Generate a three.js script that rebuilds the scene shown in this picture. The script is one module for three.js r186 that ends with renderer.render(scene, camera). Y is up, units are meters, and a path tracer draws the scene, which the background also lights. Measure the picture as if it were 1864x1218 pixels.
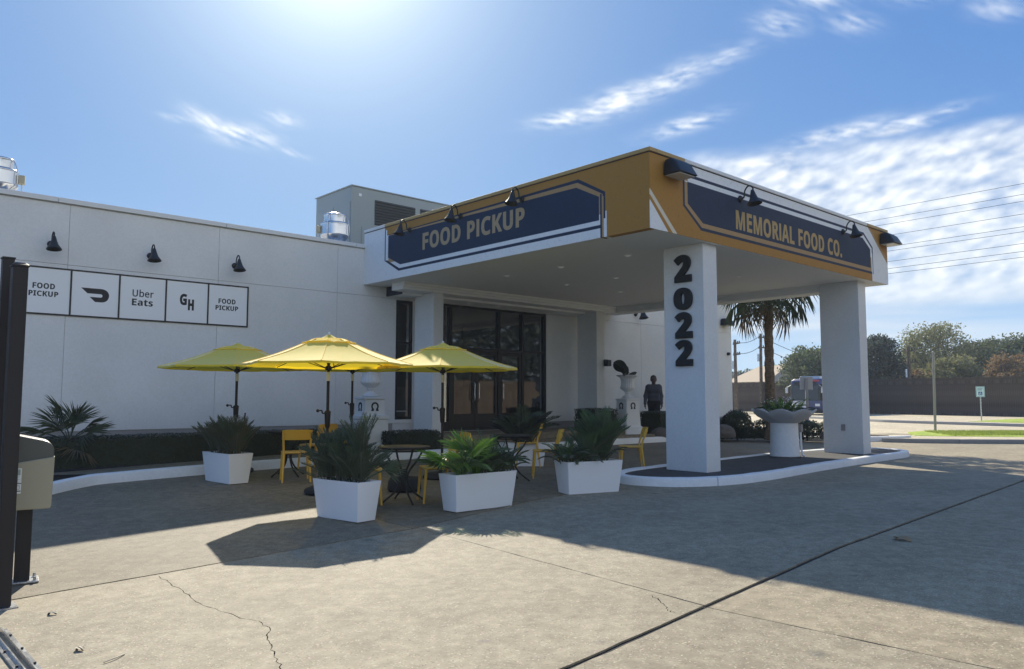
import * as THREE from 'three';
import { RoundedBoxGeometry } from 'three/addons/geometries/RoundedBoxGeometry.js';
import { TextGeometry } from 'three/addons/geometries/TextGeometry.js';
import { FontLoader } from 'three/addons/loaders/FontLoader.js';
import { ImprovedNoise } from 'three/addons/math/ImprovedNoise.js';
import { MarchingCubes } from 'three/addons/objects/MarchingCubes.js';
import { mergeGeometries, mergeVertices, toCreasedNormals } from 'three/addons/utils/BufferGeometryUtils.js';

// ---------------------------------------------------------------- camera, sun, exposure
const scene = new THREE.Scene();
const camera = new THREE.PerspectiveCamera(46.70, 1864 / 1218, 0.05, 600);
camera.rotation.order = 'YXZ';
camera.position.set(0, 1.35, 0);
camera.rotation.set(THREE.MathUtils.degToRad(4.651), THREE.MathUtils.degToRad(-42.41), THREE.MathUtils.degToRad(0.068));
scene.add(camera);
const renderer = new THREE.WebGLRenderer({ antialias: true });
renderer.toneMapping = THREE.LinearToneMapping;
renderer.toneMappingExposure = 1.72;
renderer.shadowMap.enabled = true;
const SUN = new THREE.Vector3(0.745, 1, -1.37).normalize();
const sun = new THREE.DirectionalLight(new THREE.Color(1.0, 0.92, 0.76), 4.3);
sun.position.copy(SUN).multiplyScalar(80); sun.castShadow = true;
Object.assign(sun.shadow.camera, { left: -45, right: 45, top: 45, bottom: -45, near: 1, far: 200 });
sun.shadow.mapSize.set(4096, 4096); sun.shadow.radius = 1;
scene.add(sun, sun.target);

// ---------------------------------------------------------------- noise and helpers
let seed = 1;
const rs = (s) => { seed = s >>> 0; };
const R = () => { seed = (seed + 0x6D2B79F5) >>> 0; let t = seed; t = Math.imul(t ^ (t >>> 15), t | 1); t ^= t + Math.imul(t ^ (t >>> 7), t | 61); return ((t ^ (t >>> 14)) >>> 0) / 4294967296; };
const rr = (a, b) => a + (b - a) * R();
const noise = new ImprovedNoise();
const fbm = (x, y, z, o = 4) => { let s = 0, a = 0.5, f = 1; for (let i = 0; i < o; i++) { s += a * noise.noise(x * f, y * f, z * f); a *= 0.5; f *= 2.03; } return s; };
const clamp = (x, a = 0, b = 1) => Math.min(b, Math.max(a, x));
const sst = (a, b, x) => { const t = clamp((x - a) / (b - a)); return t * t * (3 - 2 * t); };
const lerp = (a, b, t) => a + (b - a) * t;
const PI = Math.PI, D2R = PI / 180;
const V3 = (x, y, z) => new THREE.Vector3(x, y, z);

// ---------------------------------------------------------------- sky (air and clouds, with added bright cloud behind the camera)
{
  const W = 4096, H = 2048, data = new Float32Array(W * H * 4);
  // clear patches of cloud: azimuth (from -z towards +x), elevation, half length, half width, tilt, strength
  const wisps = [
    [18.6, 18.55, 1.1, 0.22, -4, 0.5], [20.4, 18.7, 1.5, 0.5, -22, 0.75], [22.6, 18.05, 2.1, 0.62, -4, 0.95], [25.6, 19.35, 1.0, 0.42, -6, 0.6], [26.2, 17.2, 1.1, 0.22, -14, 0.4],
    [47.0, 20.3, 2.6, 0.5, 8, 0.9], [50.4, 21.2, 3.0, 0.8, 17, 0.9], [54.4, 22.4, 2.8, 0.75, 20, 0.7], [58.0, 23.4, 2.2, 0.55, 18, 0.45],
    [55.3, 19.3, 2.4, 0.5, 12, 0.7], [62.0, 25.2, 1.6, 0.8, -10, 0.42], [64.4, 26.6, 1.9, 0.8, -20, 0.5], [66.8, 24.5, 1.4, 0.6, -18, 0.42], [71.0, 25.6, 2.0, 0.7, -10, 0.3], [75.4, 23.6, 1.4, 0.6, -18, 0.4], [79.5, 25.2, 3, 1.2, -12, 0.5],
    [65.5, 17.7, 3.0, 0.5, 8, 0.9], [69.5, 17.7, 2.2, 0.45, 6, 0.8], [61.0, 16.4, 2.4, 0.55, 10, 0.9], [72.5, 18.3, 1.4, 0.3, 6, 0.5],
  ].map(([a, e, l, w, t, k]) => [a, e, l, w, Math.cos(t * D2R), Math.sin(t * D2R), k]);
  for (let j = 0; j < H; j++) {
    const el = ((j + 0.5) / H - 0.5) * PI, eld = el / D2R;
    for (let i = 0; i < W; i++) {
      const k = (j * W + i) * 4;
      if (eld < -1) { data[k] = 0.2; data[k + 1] = 0.22; data[k + 2] = 0.25; data[k + 3] = 1; continue; }
      const ph = ((i + 0.5) / W - 0.5) * 2 * PI, ce = Math.cos(el), x = Math.cos(ph) * ce, z = Math.sin(ph) * ce, y = Math.sin(el);
      const az = Math.atan2(x, -z) / D2R;
      const g = Math.acos(clamp(x * SUN.x + y * SUN.y + z * SUN.z, -1, 1)) / D2R;
      const t = Math.pow(clamp(y), 0.62), s = Math.exp(-Math.max(0, eld) / 9);
      // clear air: deep blue above, pale low down, brighter round the sun
      let r = lerp(0.034, 0.33, s), gg = lerp(0.125, 0.475, s), b = lerp(0.345, 0.60, s);
      const dk = lerp(1, 0.85, sst(0.35, 1, t)) * lerp(1.12, 1.3, sst(40, 130, g));  // air opposite the sun is brightened as added fill for shaded walls
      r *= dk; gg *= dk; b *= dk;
      const w1 = 0.85 * Math.exp(-g / 5.4), w2 = Math.exp(-g / 17);
      r = r * (1 - 0.25 * w2) + 1.0 * w1 + 0.26 * w2; gg = gg * (1 - 0.15 * w2) + 1.0 * w1 + 0.275 * w2; b = b * (1 - 0.2 * w2) + 0.86 * w1 + 0.22 * w2;
      if (eld > 0.2 && eld < 60) {
        let a = 0, lum = 0.72;
        const az2 = az;
        for (const [ca, cel, l, w, c, sn, q] of wisps) {
          const da = (az2 - ca) * Math.cos(el), de = eld - cel;
          if (Math.abs(da) > 7 || Math.abs(de) > 4) continue;
          const u = (da * c + de * sn) / l, v = (-da * sn + de * c) / w, d2 = u * u + v * v;
          if (d2 > 5) continue;
          const f = fbm((da * c + de * sn) * 0.8 + 31, (-da * sn + de * c) * 3.6 + 7 + (da * c) * 0.9, ca, 6);
          a = Math.max(a, q * clamp(Math.exp(-d2 * 1.1) * (0.62 + 1.7 * f)));
        }
        const rho = 1 / Math.max(y, 0.035), px = x * rho, pz = z * rho;
        const azc = az2 < -90 ? az2 + 360 : az2, m = sst(17.6 + 40 * sst(85, 130, azc), 15.4, eld + 2.6 * fbm(px * 1.3, 4, pz * 1.3, 3)) * sst(50, 61, azc + 3 * fbm(px, 9, pz, 2)) * (1 - sst(200, 250, azc));
        if (m > 0.01) {
          const uu = azc * 0.10 + eld * 0.045, vv = eld * 0.185 - azc * 0.05;
          const f = 0.5 + fbm(uu * 5.4 + 0.35 * fbm(uu * 3, vv * 3, 31, 2), vv * 6.4, 3, 6) + 0.4 * fbm(uu * 1.4, vv * 1.4, 8, 2), low = sst(8.2, 5.2, eld);
          const sheet = clamp(0.56 + 0.2 * sst(95, 150, azc) + 0.82 * (f - 0.40)) * (1 - low);  // extra cloud cover behind the camera, added to whiten the shade
          const ban = clamp(0.5 + 1.5 * fbm(az2 * 0.045, eld * 0.75, 21, 4)) * low * 0.78;
          a = Math.max(a, m * clamp(sheet + ban));
          lum = lerp(0.70, 0.56 + 0.18 * clamp(f * 1.15), 1 - low) * lerp(1, 0.85, low);
        }
        const veil = 0.26 * sst(11, 2, eld) * clamp(0.6 + fbm(az2 * 0.05, eld * 0.5, 40, 3));
        a = clamp(Math.max(a, veil));
        const fillGain = 1 + 0.22 * sst(60, 140, g);  // unseen clouds away from the sun brightened, added fill light
        r = lerp(r, lum * 0.945 * fillGain, a); gg = lerp(gg, lum * 0.975 * fillGain, a); b = lerp(b, lum * 0.985 * fillGain, a);
      }
      data[k] = r; data[k + 1] = gg; data[k + 2] = b; data[k + 3] = 1;
    }
  }
  const sky = new THREE.DataTexture(data, W, H, THREE.RGBAFormat, THREE.FloatType);
  sky.mapping = THREE.EquirectangularReflectionMapping; sky.magFilter = sky.minFilter = THREE.LinearFilter; sky.needsUpdate = true;
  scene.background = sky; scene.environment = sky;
}

// ---------------------------------------------------------------- textures
function tex(cv, repM, srgb = true) { const t = new THREE.CanvasTexture(cv); t.wrapS = t.wrapT = THREE.RepeatWrapping; if (repM) t.repeat.set(1 / repM, 1 / repM); if (srgb) t.colorSpace = THREE.SRGBColorSpace; t.magFilter = THREE.LinearFilter; return t; }
const canvas = (w, h) => { const c = document.createElement('canvas'); c.width = w; c.height = h; return [c, c.getContext('2d')]; };
// a seamless grain field: noise on a torus
function grain(w, h, fx, fy, oct, sd) {
  const o = new Float32Array(w * h);
  const N = 64, tab = []; rs(sd); for (let i = 0; i < N * N; i++) tab.push(R());
  let a = 1, tot = 0;
  for (let q = 0; q < oct; q++) {
    const px = Math.round(fx * 2 ** q), py = Math.round(fy * 2 ** q);
    for (let y = 0; y < h; y++) { const v = y / h * py, y0 = Math.floor(v), ty = v - y0, sy = ty * ty * (3 - 2 * ty);
      for (let x = 0; x < w; x++) { const u = x / w * px, x0 = Math.floor(u), tx = u - x0, sx = tx * tx * (3 - 2 * tx);
        const g = (i, j) => { const I = ((x0 + i) % px), J = ((y0 + j) % py); return tab[((I * 7 + J * 13 + q * 17 + ((I * I * 3 + J * J * 5 + I * J) % 61)) % (N * N) + ((I * 31 + J * 57) * 11) % (N * N)) % (N * N)]; };
        o[y * w + x] += a * lerp(lerp(g(0, 0), g(1, 0), sx), lerp(g(0, 1), g(1, 1), sx), sy); } }
    tot += a; a *= 0.55;
  }
  for (let i = 0; i < o.length; i++) o[i] /= tot;
  return o;
}
function grainCanvas(w, h, f) { const [c, g] = canvas(w, h), im = g.createImageData(w, h); for (let i = 0; i < w * h; i++) { const q = f(i); im.data[i * 4] = q[0]; im.data[i * 4 + 1] = q[1]; im.data[i * 4 + 2] = q[2]; im.data[i * 4 + 3] = 255; } g.putImageData(im, 0, 0); return [c, g]; }

const concreteTex = (() => {
  const S = 2048, A = grain(S, S, 5, 5, 4, 11), B = grain(S, S, 60, 60, 3, 12), C = grain(S, S, 3, 9, 5, 13);
  const [c, g] = grainCanvas(S, S, (i) => { const m = (A[i] - 0.5) * 18 + (B[i] - 0.5) * 48 + (C[i] - 0.5) * 16; return [162 + m, 151 + m, 128 + m * 0.9]; });
  const [bc, bg] = grainCanvas(S, S, (i) => { const v = 110 + (B[i] - 0.5) * 90; return [v, v, v]; });
  rs(77); g.lineCap = bg.lineCap = 'round';
  for (let k = 0; k < 60000; k++) {           // aggregate: pale worm-like chips with sun glints painted in, dark grit
    const x = R() * S, y = R() * S, a = R() * 6.28, l = rr(1.5, 5) + 6 * R() * R() * R(), dark = R() < 0.42, dens = A[(y | 0) * S + (x | 0)];
    if (!dark && R() > dens * 1.7 - 0.15) continue;
    const q = rr(0.25, 0.9);
    g.strokeStyle = dark ? `rgba(86,78,66,${q * 0.6})` : `rgba(${214 + rr(-22, 18) | 0},${202 + rr(-20, 16) | 0},${176 + rr(-16, 18) | 0},${q})`;
    g.lineWidth = rr(1.3, dark ? 3 : 3.8); g.beginPath(); g.moveTo(x, y); g.quadraticCurveTo(x + Math.cos(a) * l * 0.6 + rr(-2, 2), y + Math.sin(a) * l * 0.6 + rr(-2, 2), x + Math.cos(a) * l, y + Math.sin(a) * l); g.stroke();
    bg.strokeStyle = dark ? 'rgba(60,60,60,.5)' : 'rgba(190,190,190,.6)'; bg.lineWidth = g.lineWidth; bg.beginPath(); bg.moveTo(x, y); bg.lineTo(x + Math.cos(a) * l, y + Math.sin(a) * l); bg.stroke();
  }
  for (let k = 0; k < 16; k++) {              // oil drips and old stains with an outline of their own
    const x = rr(60, S - 60), y = rr(60, S - 60), r = rr(8, 46), o = rr(0.03, 0.10);
    for (let q = 0; q < 26; q++) { g.fillStyle = `rgba(70,62,52,${o * 0.35})`; g.beginPath(); g.ellipse(x + rr(-r, r) * 0.5, y + rr(-r, r) * 0.4, r * rr(0.15, 0.6), r * rr(0.12, 0.5), R() * 3, 0, 7); g.fill(); }
  }
  return { map: tex(c, 4.7), bump: tex(bc, 4.7, false) };
})();
const stuccoBump = (() => { const S = 512, A = grain(S, S, 70, 70, 3, 21); const [c] = grainCanvas(S, S, (i) => { const v = 90 + A[i] * 120; return [v, v, v]; }); return tex(c, 0.9, false); })();
const stuccoMap = (() => { const S = 1024, A = grain(S, S, 4, 4, 5, 22), B = grain(S, S, 120, 120, 2, 23); const [c] = grainCanvas(S, S, (i) => { const m = (A[i] - 0.5) * 14 + (B[i] - 0.5) * 10; return [234 + m, 234 + m, 232 + m]; }); return tex(c, 3.1); })();
const asphaltMap = (() => { const S = 512, A = grain(S, S, 90, 90, 3, 31), B = grain(S, S, 6, 6, 4, 32); const [c] = grainCanvas(S, S, (i) => { const m = (A[i] - 0.5) * 44 + (B[i] - 0.5) * 24; return [74 + m, 73 + m, 72 + m]; }); return tex(c, 1.3); })();
const woodMap = (() => { const S = 512, A = grain(S, S, 46, 3, 4, 41), B = grain(S, S, 6, 4, 4, 42); const [c] = grainCanvas(S, S, (i) => { const m = (A[i] - 0.5) * 70 + (B[i] - 0.5) * 50; return [116 + m, 102 + m, 90 + m]; }); return tex(c, 1.6); })();
const barkMap = (() => { const S = 256, A = grain(S, S, 8, 40, 4, 51), B = grain(S, S, 30, 6, 3, 52); const [c] = grainCanvas(S, S, (i) => { const m = (A[i] - 0.5) * 90 + (B[i] - 0.5) * 40; return [112 + m, 98 + m, 82 + m]; }); return tex(c, 0.8); })();
const weaveBump = (() => { const S = 128; const [c] = grainCanvas(S, S, (i) => { const x = i % S, y = i / S | 0, v = 128 + 60 * Math.sin(x * PI / 4) * Math.sin(y * PI / 4); return [v, v, v]; }); return tex(c, 0.06, false); })();
const soilMap = (() => { const S = 256, A = grain(S, S, 40, 40, 3, 61); const [c] = grainCanvas(S, S, (i) => { const m = (A[i] - 0.5) * 90; return [58 + m, 46 + m, 38 + m]; }); return tex(c, 0.7); })();
const grassMap = (() => { const S = 512, A = grain(S, S, 60, 60, 3, 71), B = grain(S, S, 8, 8, 3, 72); const [c] = grainCanvas(S, S, (i) => { const m = (A[i] - 0.5) * 80, n = (B[i] - 0.5) * 50; return [108 + m + n, 124 + m + n * 0.6, 46 + m * 0.5]; }); return tex(c, 2.1); })();
const metalRough = (() => { const S = 256, A = grain(S, S, 10, 10, 4, 81); const [c] = grainCanvas(S, S, (i) => { const v = 90 + A[i] * 110; return [v, v, v]; }); return tex(c, 1, false); })();

// ---------------------------------------------------------------- materials (linear base colours)
const lin = (r, g, b) => new THREE.Color().setRGB(r, g, b);
const mat = (r, g, b, rough = 0.8, o = {}) => new THREE.MeshStandardMaterial({ color: lin(r, g, b), roughness: rough, ...o });
const phy = (r, g, b, rough, o = {}) => new THREE.MeshPhysicalMaterial({ color: lin(r, g, b), roughness: rough, ...o });
const M = {
  concrete: mat(0.72, 0.705, 0.68, 0.82, { map: concreteTex.map, bumpMap: concreteTex.bump, bumpScale: 0.004 }),
  concrete2: mat(0.52, 0.50, 0.475, 0.8, { map: concreteTex.map, bumpMap: concreteTex.bump, bumpScale: 0.004 }),  // patio concrete darkened: shade near the building put into the colour
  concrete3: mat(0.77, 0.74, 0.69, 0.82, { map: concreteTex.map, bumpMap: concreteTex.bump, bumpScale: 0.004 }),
  concrete4: mat(0.48, 0.468, 0.45, 0.8, { map: concreteTex.map, bumpMap: concreteTex.bump, bumpScale: 0.004 }),  // second patio tone, the same shade painted into it
  under: mat(0.03, 0.028, 0.026, 0.95),
  wall: mat(0.87, 0.87, 0.86, 0.85, { map: stuccoMap, bumpMap: stuccoBump, bumpScale: 0.002 }),
  wallPlain: mat(0.82, 0.82, 0.80, 0.8, { bumpMap: stuccoBump, bumpScale: 0.0015 }),
  groove: mat(0.62, 0.62, 0.62, 0.9),
  coping: mat(0.72, 0.72, 0.70, 0.6), copingOchre: mat(0.44, 0.29, 0.10, 0.6),
  kerb: mat(0.98, 0.98, 0.98, 0.7, { map: stuccoMap, bumpMap: stuccoBump, bumpScale: 0.004 }),
  asphalt: mat(0.75, 0.75, 0.78, 0.9, { map: asphaltMap, bumpMap: asphaltMap, bumpScale: 0.004 }),
  black: mat(0.012, 0.012, 0.013, 0.45), blackMatte: mat(0.014, 0.014, 0.015, 0.75),
  frame: mat(0.014, 0.014, 0.016, 0.38, { metalness: 0.3 }),
  bronze: mat(0.02, 0.017, 0.018, 0.5, { metalness: 0.3 }),
  glass: phy(0.62, 0.68, 0.70, 0.03, { transmission: 1, thickness: 0, ior: 2.33, side: THREE.DoubleSide }),
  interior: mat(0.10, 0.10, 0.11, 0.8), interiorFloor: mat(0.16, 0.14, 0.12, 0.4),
  lens: mat(0.85, 0.85, 0.82, 0.3, { emissive: lin(1, 0.97, 0.9), emissiveIntensity: 0.05 }),
  navy: mat(0.012, 0.018, 0.045, 0.6),
  yellow: mat(0.74, 0.42, 0.045, 0.42), 
  fabric: phy(1.0, 0.75, 0.03, 0.95, { clearcoat: 0.12, clearcoatRoughness: 0.6, sheen: 1, sheenRoughness: 0.4, sheenColor: lin(1.0, 0.72, 0.06), transmission: 0.42, thickness: 0, side: THREE.DoubleSide, bumpMap: weaveBump, bumpScale: 0.0006 }),
  pole: mat(0.022, 0.016, 0.014, 0.4, { metalness: 0.5 }), whitePl: mat(0.75, 0.75, 0.75, 0.5),
  planter: mat(0.82, 0.82, 0.82, 0.45, { bumpMap: stuccoBump, bumpScale: 0.0006 }), soil: mat(0.6, 0.6, 0.6, 0.95, { map: soilMap }),
  mulch: mat(0.20, 0.19, 0.19, 1, { map: soilMap, bumpMap: soilMap, bumpScale: 0.03 }),
  iron: mat(0.022, 0.019, 0.018, 0.75), 
  stone: mat(0.74, 0.74, 0.73, 0.75, { bumpMap: stuccoBump, bumpScale: 0.003 }),
  castStone: mat(0.66, 0.66, 0.68, 0.9, { map: stuccoMap, bumpMap: stuccoBump, bumpScale: 0.006 }),
  hvac: mat(0.29, 0.325, 0.31, 0.5), hvacDark: mat(0.07, 0.075, 0.075, 0.6), louver: mat(0.05, 0.052, 0.055, 0.5),
  alu: mat(0.62, 0.63, 0.64, 0.35, { metalness: 0.95, roughnessMap: metalRough }), galv: mat(0.55, 0.56, 0.57, 0.45, { metalness: 0.8, roughnessMap: metalRough }),
  beige: mat(0.36, 0.335, 0.235, 0.5), smoke: mat(0.085, 0.088, 0.075, 0.35),
  wood: mat(0.52, 0.50, 0.47, 0.9, { map: woodMap, bumpMap: woodMap, bumpScale: 0.006 }), bark: mat(0.75, 0.72, 0.68, 0.95, { map: barkMap, bumpMap: barkMap, bumpScale: 0.02 }),
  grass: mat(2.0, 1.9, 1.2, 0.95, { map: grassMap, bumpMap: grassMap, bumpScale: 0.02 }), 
  boulder: mat(0.12, 0.105, 0.09, 0.95, { bumpMap: soilMap, bumpScale: 0.02 }),
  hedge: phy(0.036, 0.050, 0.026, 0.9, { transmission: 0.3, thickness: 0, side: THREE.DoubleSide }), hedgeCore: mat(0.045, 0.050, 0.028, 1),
  glassDark: phy(0.014, 0.018, 0.024, 0.22),
};
const leafM = (r, g, b, t = 0.36, rough = 0.7) => phy(r, g, b, rough, { transmission: t, thickness: 0, side: THREE.DoubleSide });
const L = {
  palmDark: leafM(0.070, 0.105, 0.045), palmOlive: leafM(0.095, 0.095, 0.038), palm: leafM(0.080, 0.145, 0.042), bright: leafM(0.20, 0.36, 0.06, 0.42, 0.45), needle: leafM(0.070, 0.105, 0.052, 0.38),  // bright: leaf tone raised to paint in sunlight on the fronds
  banana: leafM(0.26, 0.52, 0.05, 0.5, 0.4), fan: leafM(0.060, 0.085, 0.036, 0.32), dead: leafM(0.16, 0.12, 0.06, 0.3), dark: leafM(0.016, 0.020, 0.012, 0.3), 
};

// ---------------------------------------------------------------- object helpers
const used = {};
const numbered = (n) => { const k = used[n] = (used[n] ?? -1) + 1; return k ? `${n}_${String(k).padStart(3, '0')}` : n; };
function tag(o, label, category, group) { o.userData.label = label; o.userData.category = category; if (group) o.userData.group = group; return o; }
function thing(name, label, category, pos = [0, 0, 0], turn = 0, group) { const o = new THREE.Group(); o.name = numbered(name); o.position.set(...pos); o.rotation.y = turn; scene.add(o); return tag(o, label, category, group); }
function one(name, label, category, geo, m, pos = [0, 0, 0], turn = 0, group) { const o = P(name, geo, m, scene); o.name = numbered(name); o.position.set(...pos); o.rotation.y = turn; return tag(o, label, category, group); }
function P(name, geo, m, parent, label) { if (Array.isArray(geo)) geo = merge(geo); const o = new THREE.Mesh(geo, m); o.name = name; o.castShadow = o.receiveShadow = true; parent.add(o); if (label) o.userData.label = label; return o; }
function structure(name, geo, m) { const o = P(name, geo, m, scene); o.name = numbered(name); o.userData.kind = 'structure'; return o; }
function merge(list) { const gs = list.map((g) => { g = g.index ? g.toNonIndexed() : g; for (const k of Object.keys(g.attributes)) if (!['position', 'normal', 'uv'].includes(k)) g.deleteAttribute(k); if (!g.attributes.uv) g.setAttribute('uv', new THREE.BufferAttribute(new Float32Array(g.attributes.position.count * 2), 2)); return g; }); return gs.length > 1 ? mergeGeometries(gs) : gs[0]; }
// uv in metres by the dominant axis of each face
function muv(g) {
  g = g.index ? g.toNonIndexed() : g; const p = g.attributes.position, n = p.count, uv = new Float32Array(n * 2), a = V3(), b = V3(), c = V3(), e = V3();
  for (let i = 0; i < n; i += 3) { a.fromBufferAttribute(p, i); b.fromBufferAttribute(p, i + 1); c.fromBufferAttribute(p, i + 2); e.copy(b).sub(a).cross(c.clone().sub(a)); const X = Math.abs(e.x), Y = Math.abs(e.y), Z = Math.abs(e.z);
    for (let k = 0; k < 3; k++) { const q = [a, b, c][k]; uv[(i + k) * 2] = X > Y && X > Z ? q.z : q.x; uv[(i + k) * 2 + 1] = Y >= X && Y >= Z ? q.z : q.y; } }
  g.setAttribute('uv', new THREE.BufferAttribute(uv, 2)); return g;
}
const box = (x0, x1, y0, y1, z0, z1, r = 0) => { const w = x1 - x0, h = y1 - y0, d = z1 - z0; const g = r ? new RoundedBoxGeometry(w, h, d, 2, Math.min(r, w / 2.01, h / 2.01, d / 2.01)) : new THREE.BoxGeometry(w, h, d); g.translate((x0 + x1) / 2, (y0 + y1) / 2, (z0 + z1) / 2); return muv(g); };
const cbox = (w, h, d, x = 0, y = 0, z = 0, r = 0) => box(x - w / 2, x + w / 2, y - h / 2, y + h / 2, z - d / 2, z + d / 2, r);
function rod(a, b, r0, r1 = r0, seg = 8) { const d = b.clone().sub(a), l = d.length(), g = new THREE.CylinderGeometry(r1, r0, l, seg, 1); g.translate(0, l / 2, 0); g.applyQuaternion(new THREE.Quaternion().setFromUnitVectors(V3(0, 1, 0), d.normalize())); g.translate(a.x, a.y, a.z); return g; }
const tube = (pts, r, n = 24, seg = 8) => new THREE.TubeGeometry(new THREE.CatmullRomCurve3(pts), n, r, seg);
const lathe = (pts, seg = 32) => { const g = new THREE.LatheGeometry(pts.map(([x, y]) => new THREE.Vector2(x, y)), seg); return g; };
// stacked rounded rectangles [y, width, depth] joined to a skin, flat normals where it bends sharply
function loft(rings, r = 0.02, n = 4) {
  const pos = [], K = 4 * (n + 1);
  for (const [y, w, d, rad = r, ox = 0, oz = 0] of rings) for (const [sx, sz, a0] of [[1, 1, 0], [-1, 1, 90], [-1, -1, 180], [1, -1, 270]]) for (let k = 0; k <= n; k++) { const a = (a0 + 90 * k / n) * D2R, q = Math.min(rad, w / 2, d / 2); pos.push(ox + sx * (w / 2 - q) + Math.cos(a) * q, y, oz + sz * (d / 2 - q) + Math.sin(a) * q); }
  const idx = []; for (let j = 0; j + 1 < rings.length; j++) for (let k = 0; k < K; k++) { const a = j * K + k, b = j * K + (k + 1) % K, c = a + K, e = b + K; idx.push(a, c, b, b, c, e); }
  for (const [j, up] of [[0, 0], [rings.length - 1, 1]]) for (let k = 1; k + 1 < K; k++) up ? idx.push(j * K, j * K + k + 1, j * K + k) : idx.push(j * K, j * K + k, j * K + k + 1);
  const g = new THREE.BufferGeometry(); g.setAttribute('position', new THREE.Float32BufferAttribute(pos, 3)); g.setIndex(idx);
  return muv(toCreasedNormals(g, 0.6));
}
function tri(list) { const g = new THREE.BufferGeometry(); g.setAttribute('position', new THREE.Float32BufferAttribute(list, 3)); g.computeVertexNormals(); return g; }

// ---------------------------------------------------------------- ground
// the lot rises gently behind the long joint and falls away to the left
const joint1 = (x) => x < 5 ? -6.95 - 0.0139 * (x - 1.4) : -7.0 - 0.2 * (x - 5), joint2 = (x) => -3.11 - 0.071 * (x - 4.63);
function gy(x, z) { return 0.03 * clamp(joint1(x) - z, 0, 7) * (1 - sst(17, 24, x)) - 0.03 * clamp(7 - x, 0, 10); }
function drape(g, dy = 0) { const p = g.attributes.position; for (let i = 0; i < p.count; i++) p.setY(i, p.getY(i) + gy(p.getX(i), p.getZ(i)) + dy); g.computeVertexNormals(); return g; }
function sheet(q, nx, nz, dy = 0) {         // a draped sheet over four corners
  const pos = [], uv = [], idx = [];
  for (let j = 0; j <= nz; j++) for (let i = 0; i <= nx; i++) { const u = i / nx, v = j / nz, x = lerp(lerp(q[0][0], q[1][0], u), lerp(q[3][0], q[2][0], u), v), z = lerp(lerp(q[0][1], q[1][1], u), lerp(q[3][1], q[2][1], u), v); pos.push(x, gy(x, z) + dy, z); uv.push(x, -z); }
  for (let j = 0; j < nz; j++) for (let i = 0; i < nx; i++) { const a = j * (nx + 1) + i, b = a + 1, c = a + nx + 1, d = c + 1; idx.push(a, b, d, a, d, c); }
  const g = new THREE.BufferGeometry(); g.setAttribute('position', new THREE.Float32BufferAttribute(pos, 3)); g.setAttribute('uv', new THREE.Float32BufferAttribute(uv, 2)); g.setIndex(idx); g.computeVertexNormals(); return g;
}
{
  // one sheet to the horizon; close to the lot it follows the same slope
  const xs = [-300, -60, -20, -10, -3, 0, 5, 7, 10, 15, 17, 18, 19, 20, 21, 22, 23, 24, 30, 60, 300], ds = [-300, -60, -20, 0, 2, 4, 7, 20, 80, 300];
  const pos = [], idx = [], uv = [];
  for (const d of ds) for (const x of xs) { const z = joint1(clamp(x, -20, 60)) - d; pos.push(x, gy(x, z) - 0.1, z); uv.push(x, -z); }
  for (let j = 0; j + 1 < ds.length; j++) for (let i = 0; i + 1 < xs.length; i++) { const a = j * xs.length + i, b = a + 1, c = a + xs.length; idx.push(a, b, c + 1, a, c + 1, c); }
  const q = new THREE.BufferGeometry(); q.setAttribute('position', new THREE.Float32BufferAttribute(pos, 3)); q.setAttribute('uv', new THREE.Float32BufferAttribute(uv, 2)); q.setIndex(idx); q.computeVertexNormals();
  structure('ground', q, mat(0.022, 0.02, 0.018, 0.95, { bumpMap: soilMap, bumpScale: 0.01 }));
}
const lot = new THREE.Group();
function lotSheet(xs, ds, dy) { const pos = [], uv = [], idx = []; for (const d of ds) for (const x of xs) { const z = joint1(x) - d; pos.push(x, gy(x, z) + dy, z); uv.push(x, -z); } for (let j = 0; j + 1 < ds.length; j++) for (let i = 0; i + 1 < xs.length; i++) { const a = j * xs.length + i, b = a + 1, c = a + xs.length; idx.push(a, b, c + 1, a, c + 1, c); } const g = new THREE.BufferGeometry(); g.setAttribute('position', new THREE.Float32BufferAttribute(pos, 3)); g.setAttribute('uv', new THREE.Float32BufferAttribute(uv, 2)); g.setIndex(idx); g.computeVertexNormals(); return g; } lot.name = 'parking_lot'; lot.userData.kind = 'structure'; scene.add(lot);
P('joint_sealant', lotSheet([-7, -3, 0, 5, 7, 10, 15, 17, 18, 19, 20, 21, 22, 23, 24, 30], [-10.5, -5, 0, 2, 5.5], -0.012), mat(0.012, 0.011, 0.010, 0.9), lot);
rs(5);
function rough(pts, step = 0.16, amp = 0.006) { const o = []; for (let i = 0; i < pts.length; i++) { const [a, b] = pts[i], [c, d] = pts[(i + 1) % pts.length], l = Math.hypot(c - a, d - b), n = Math.max(1, Math.round(l / step)); for (let k = 0; k < n; k++) { const t = k / n; o.push([lerp(a, c, t) + (k ? rr(-amp, amp) : 0), lerp(b, d, t) + (k ? rr(-amp, amp) : 0)]); } } return o; }
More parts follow.
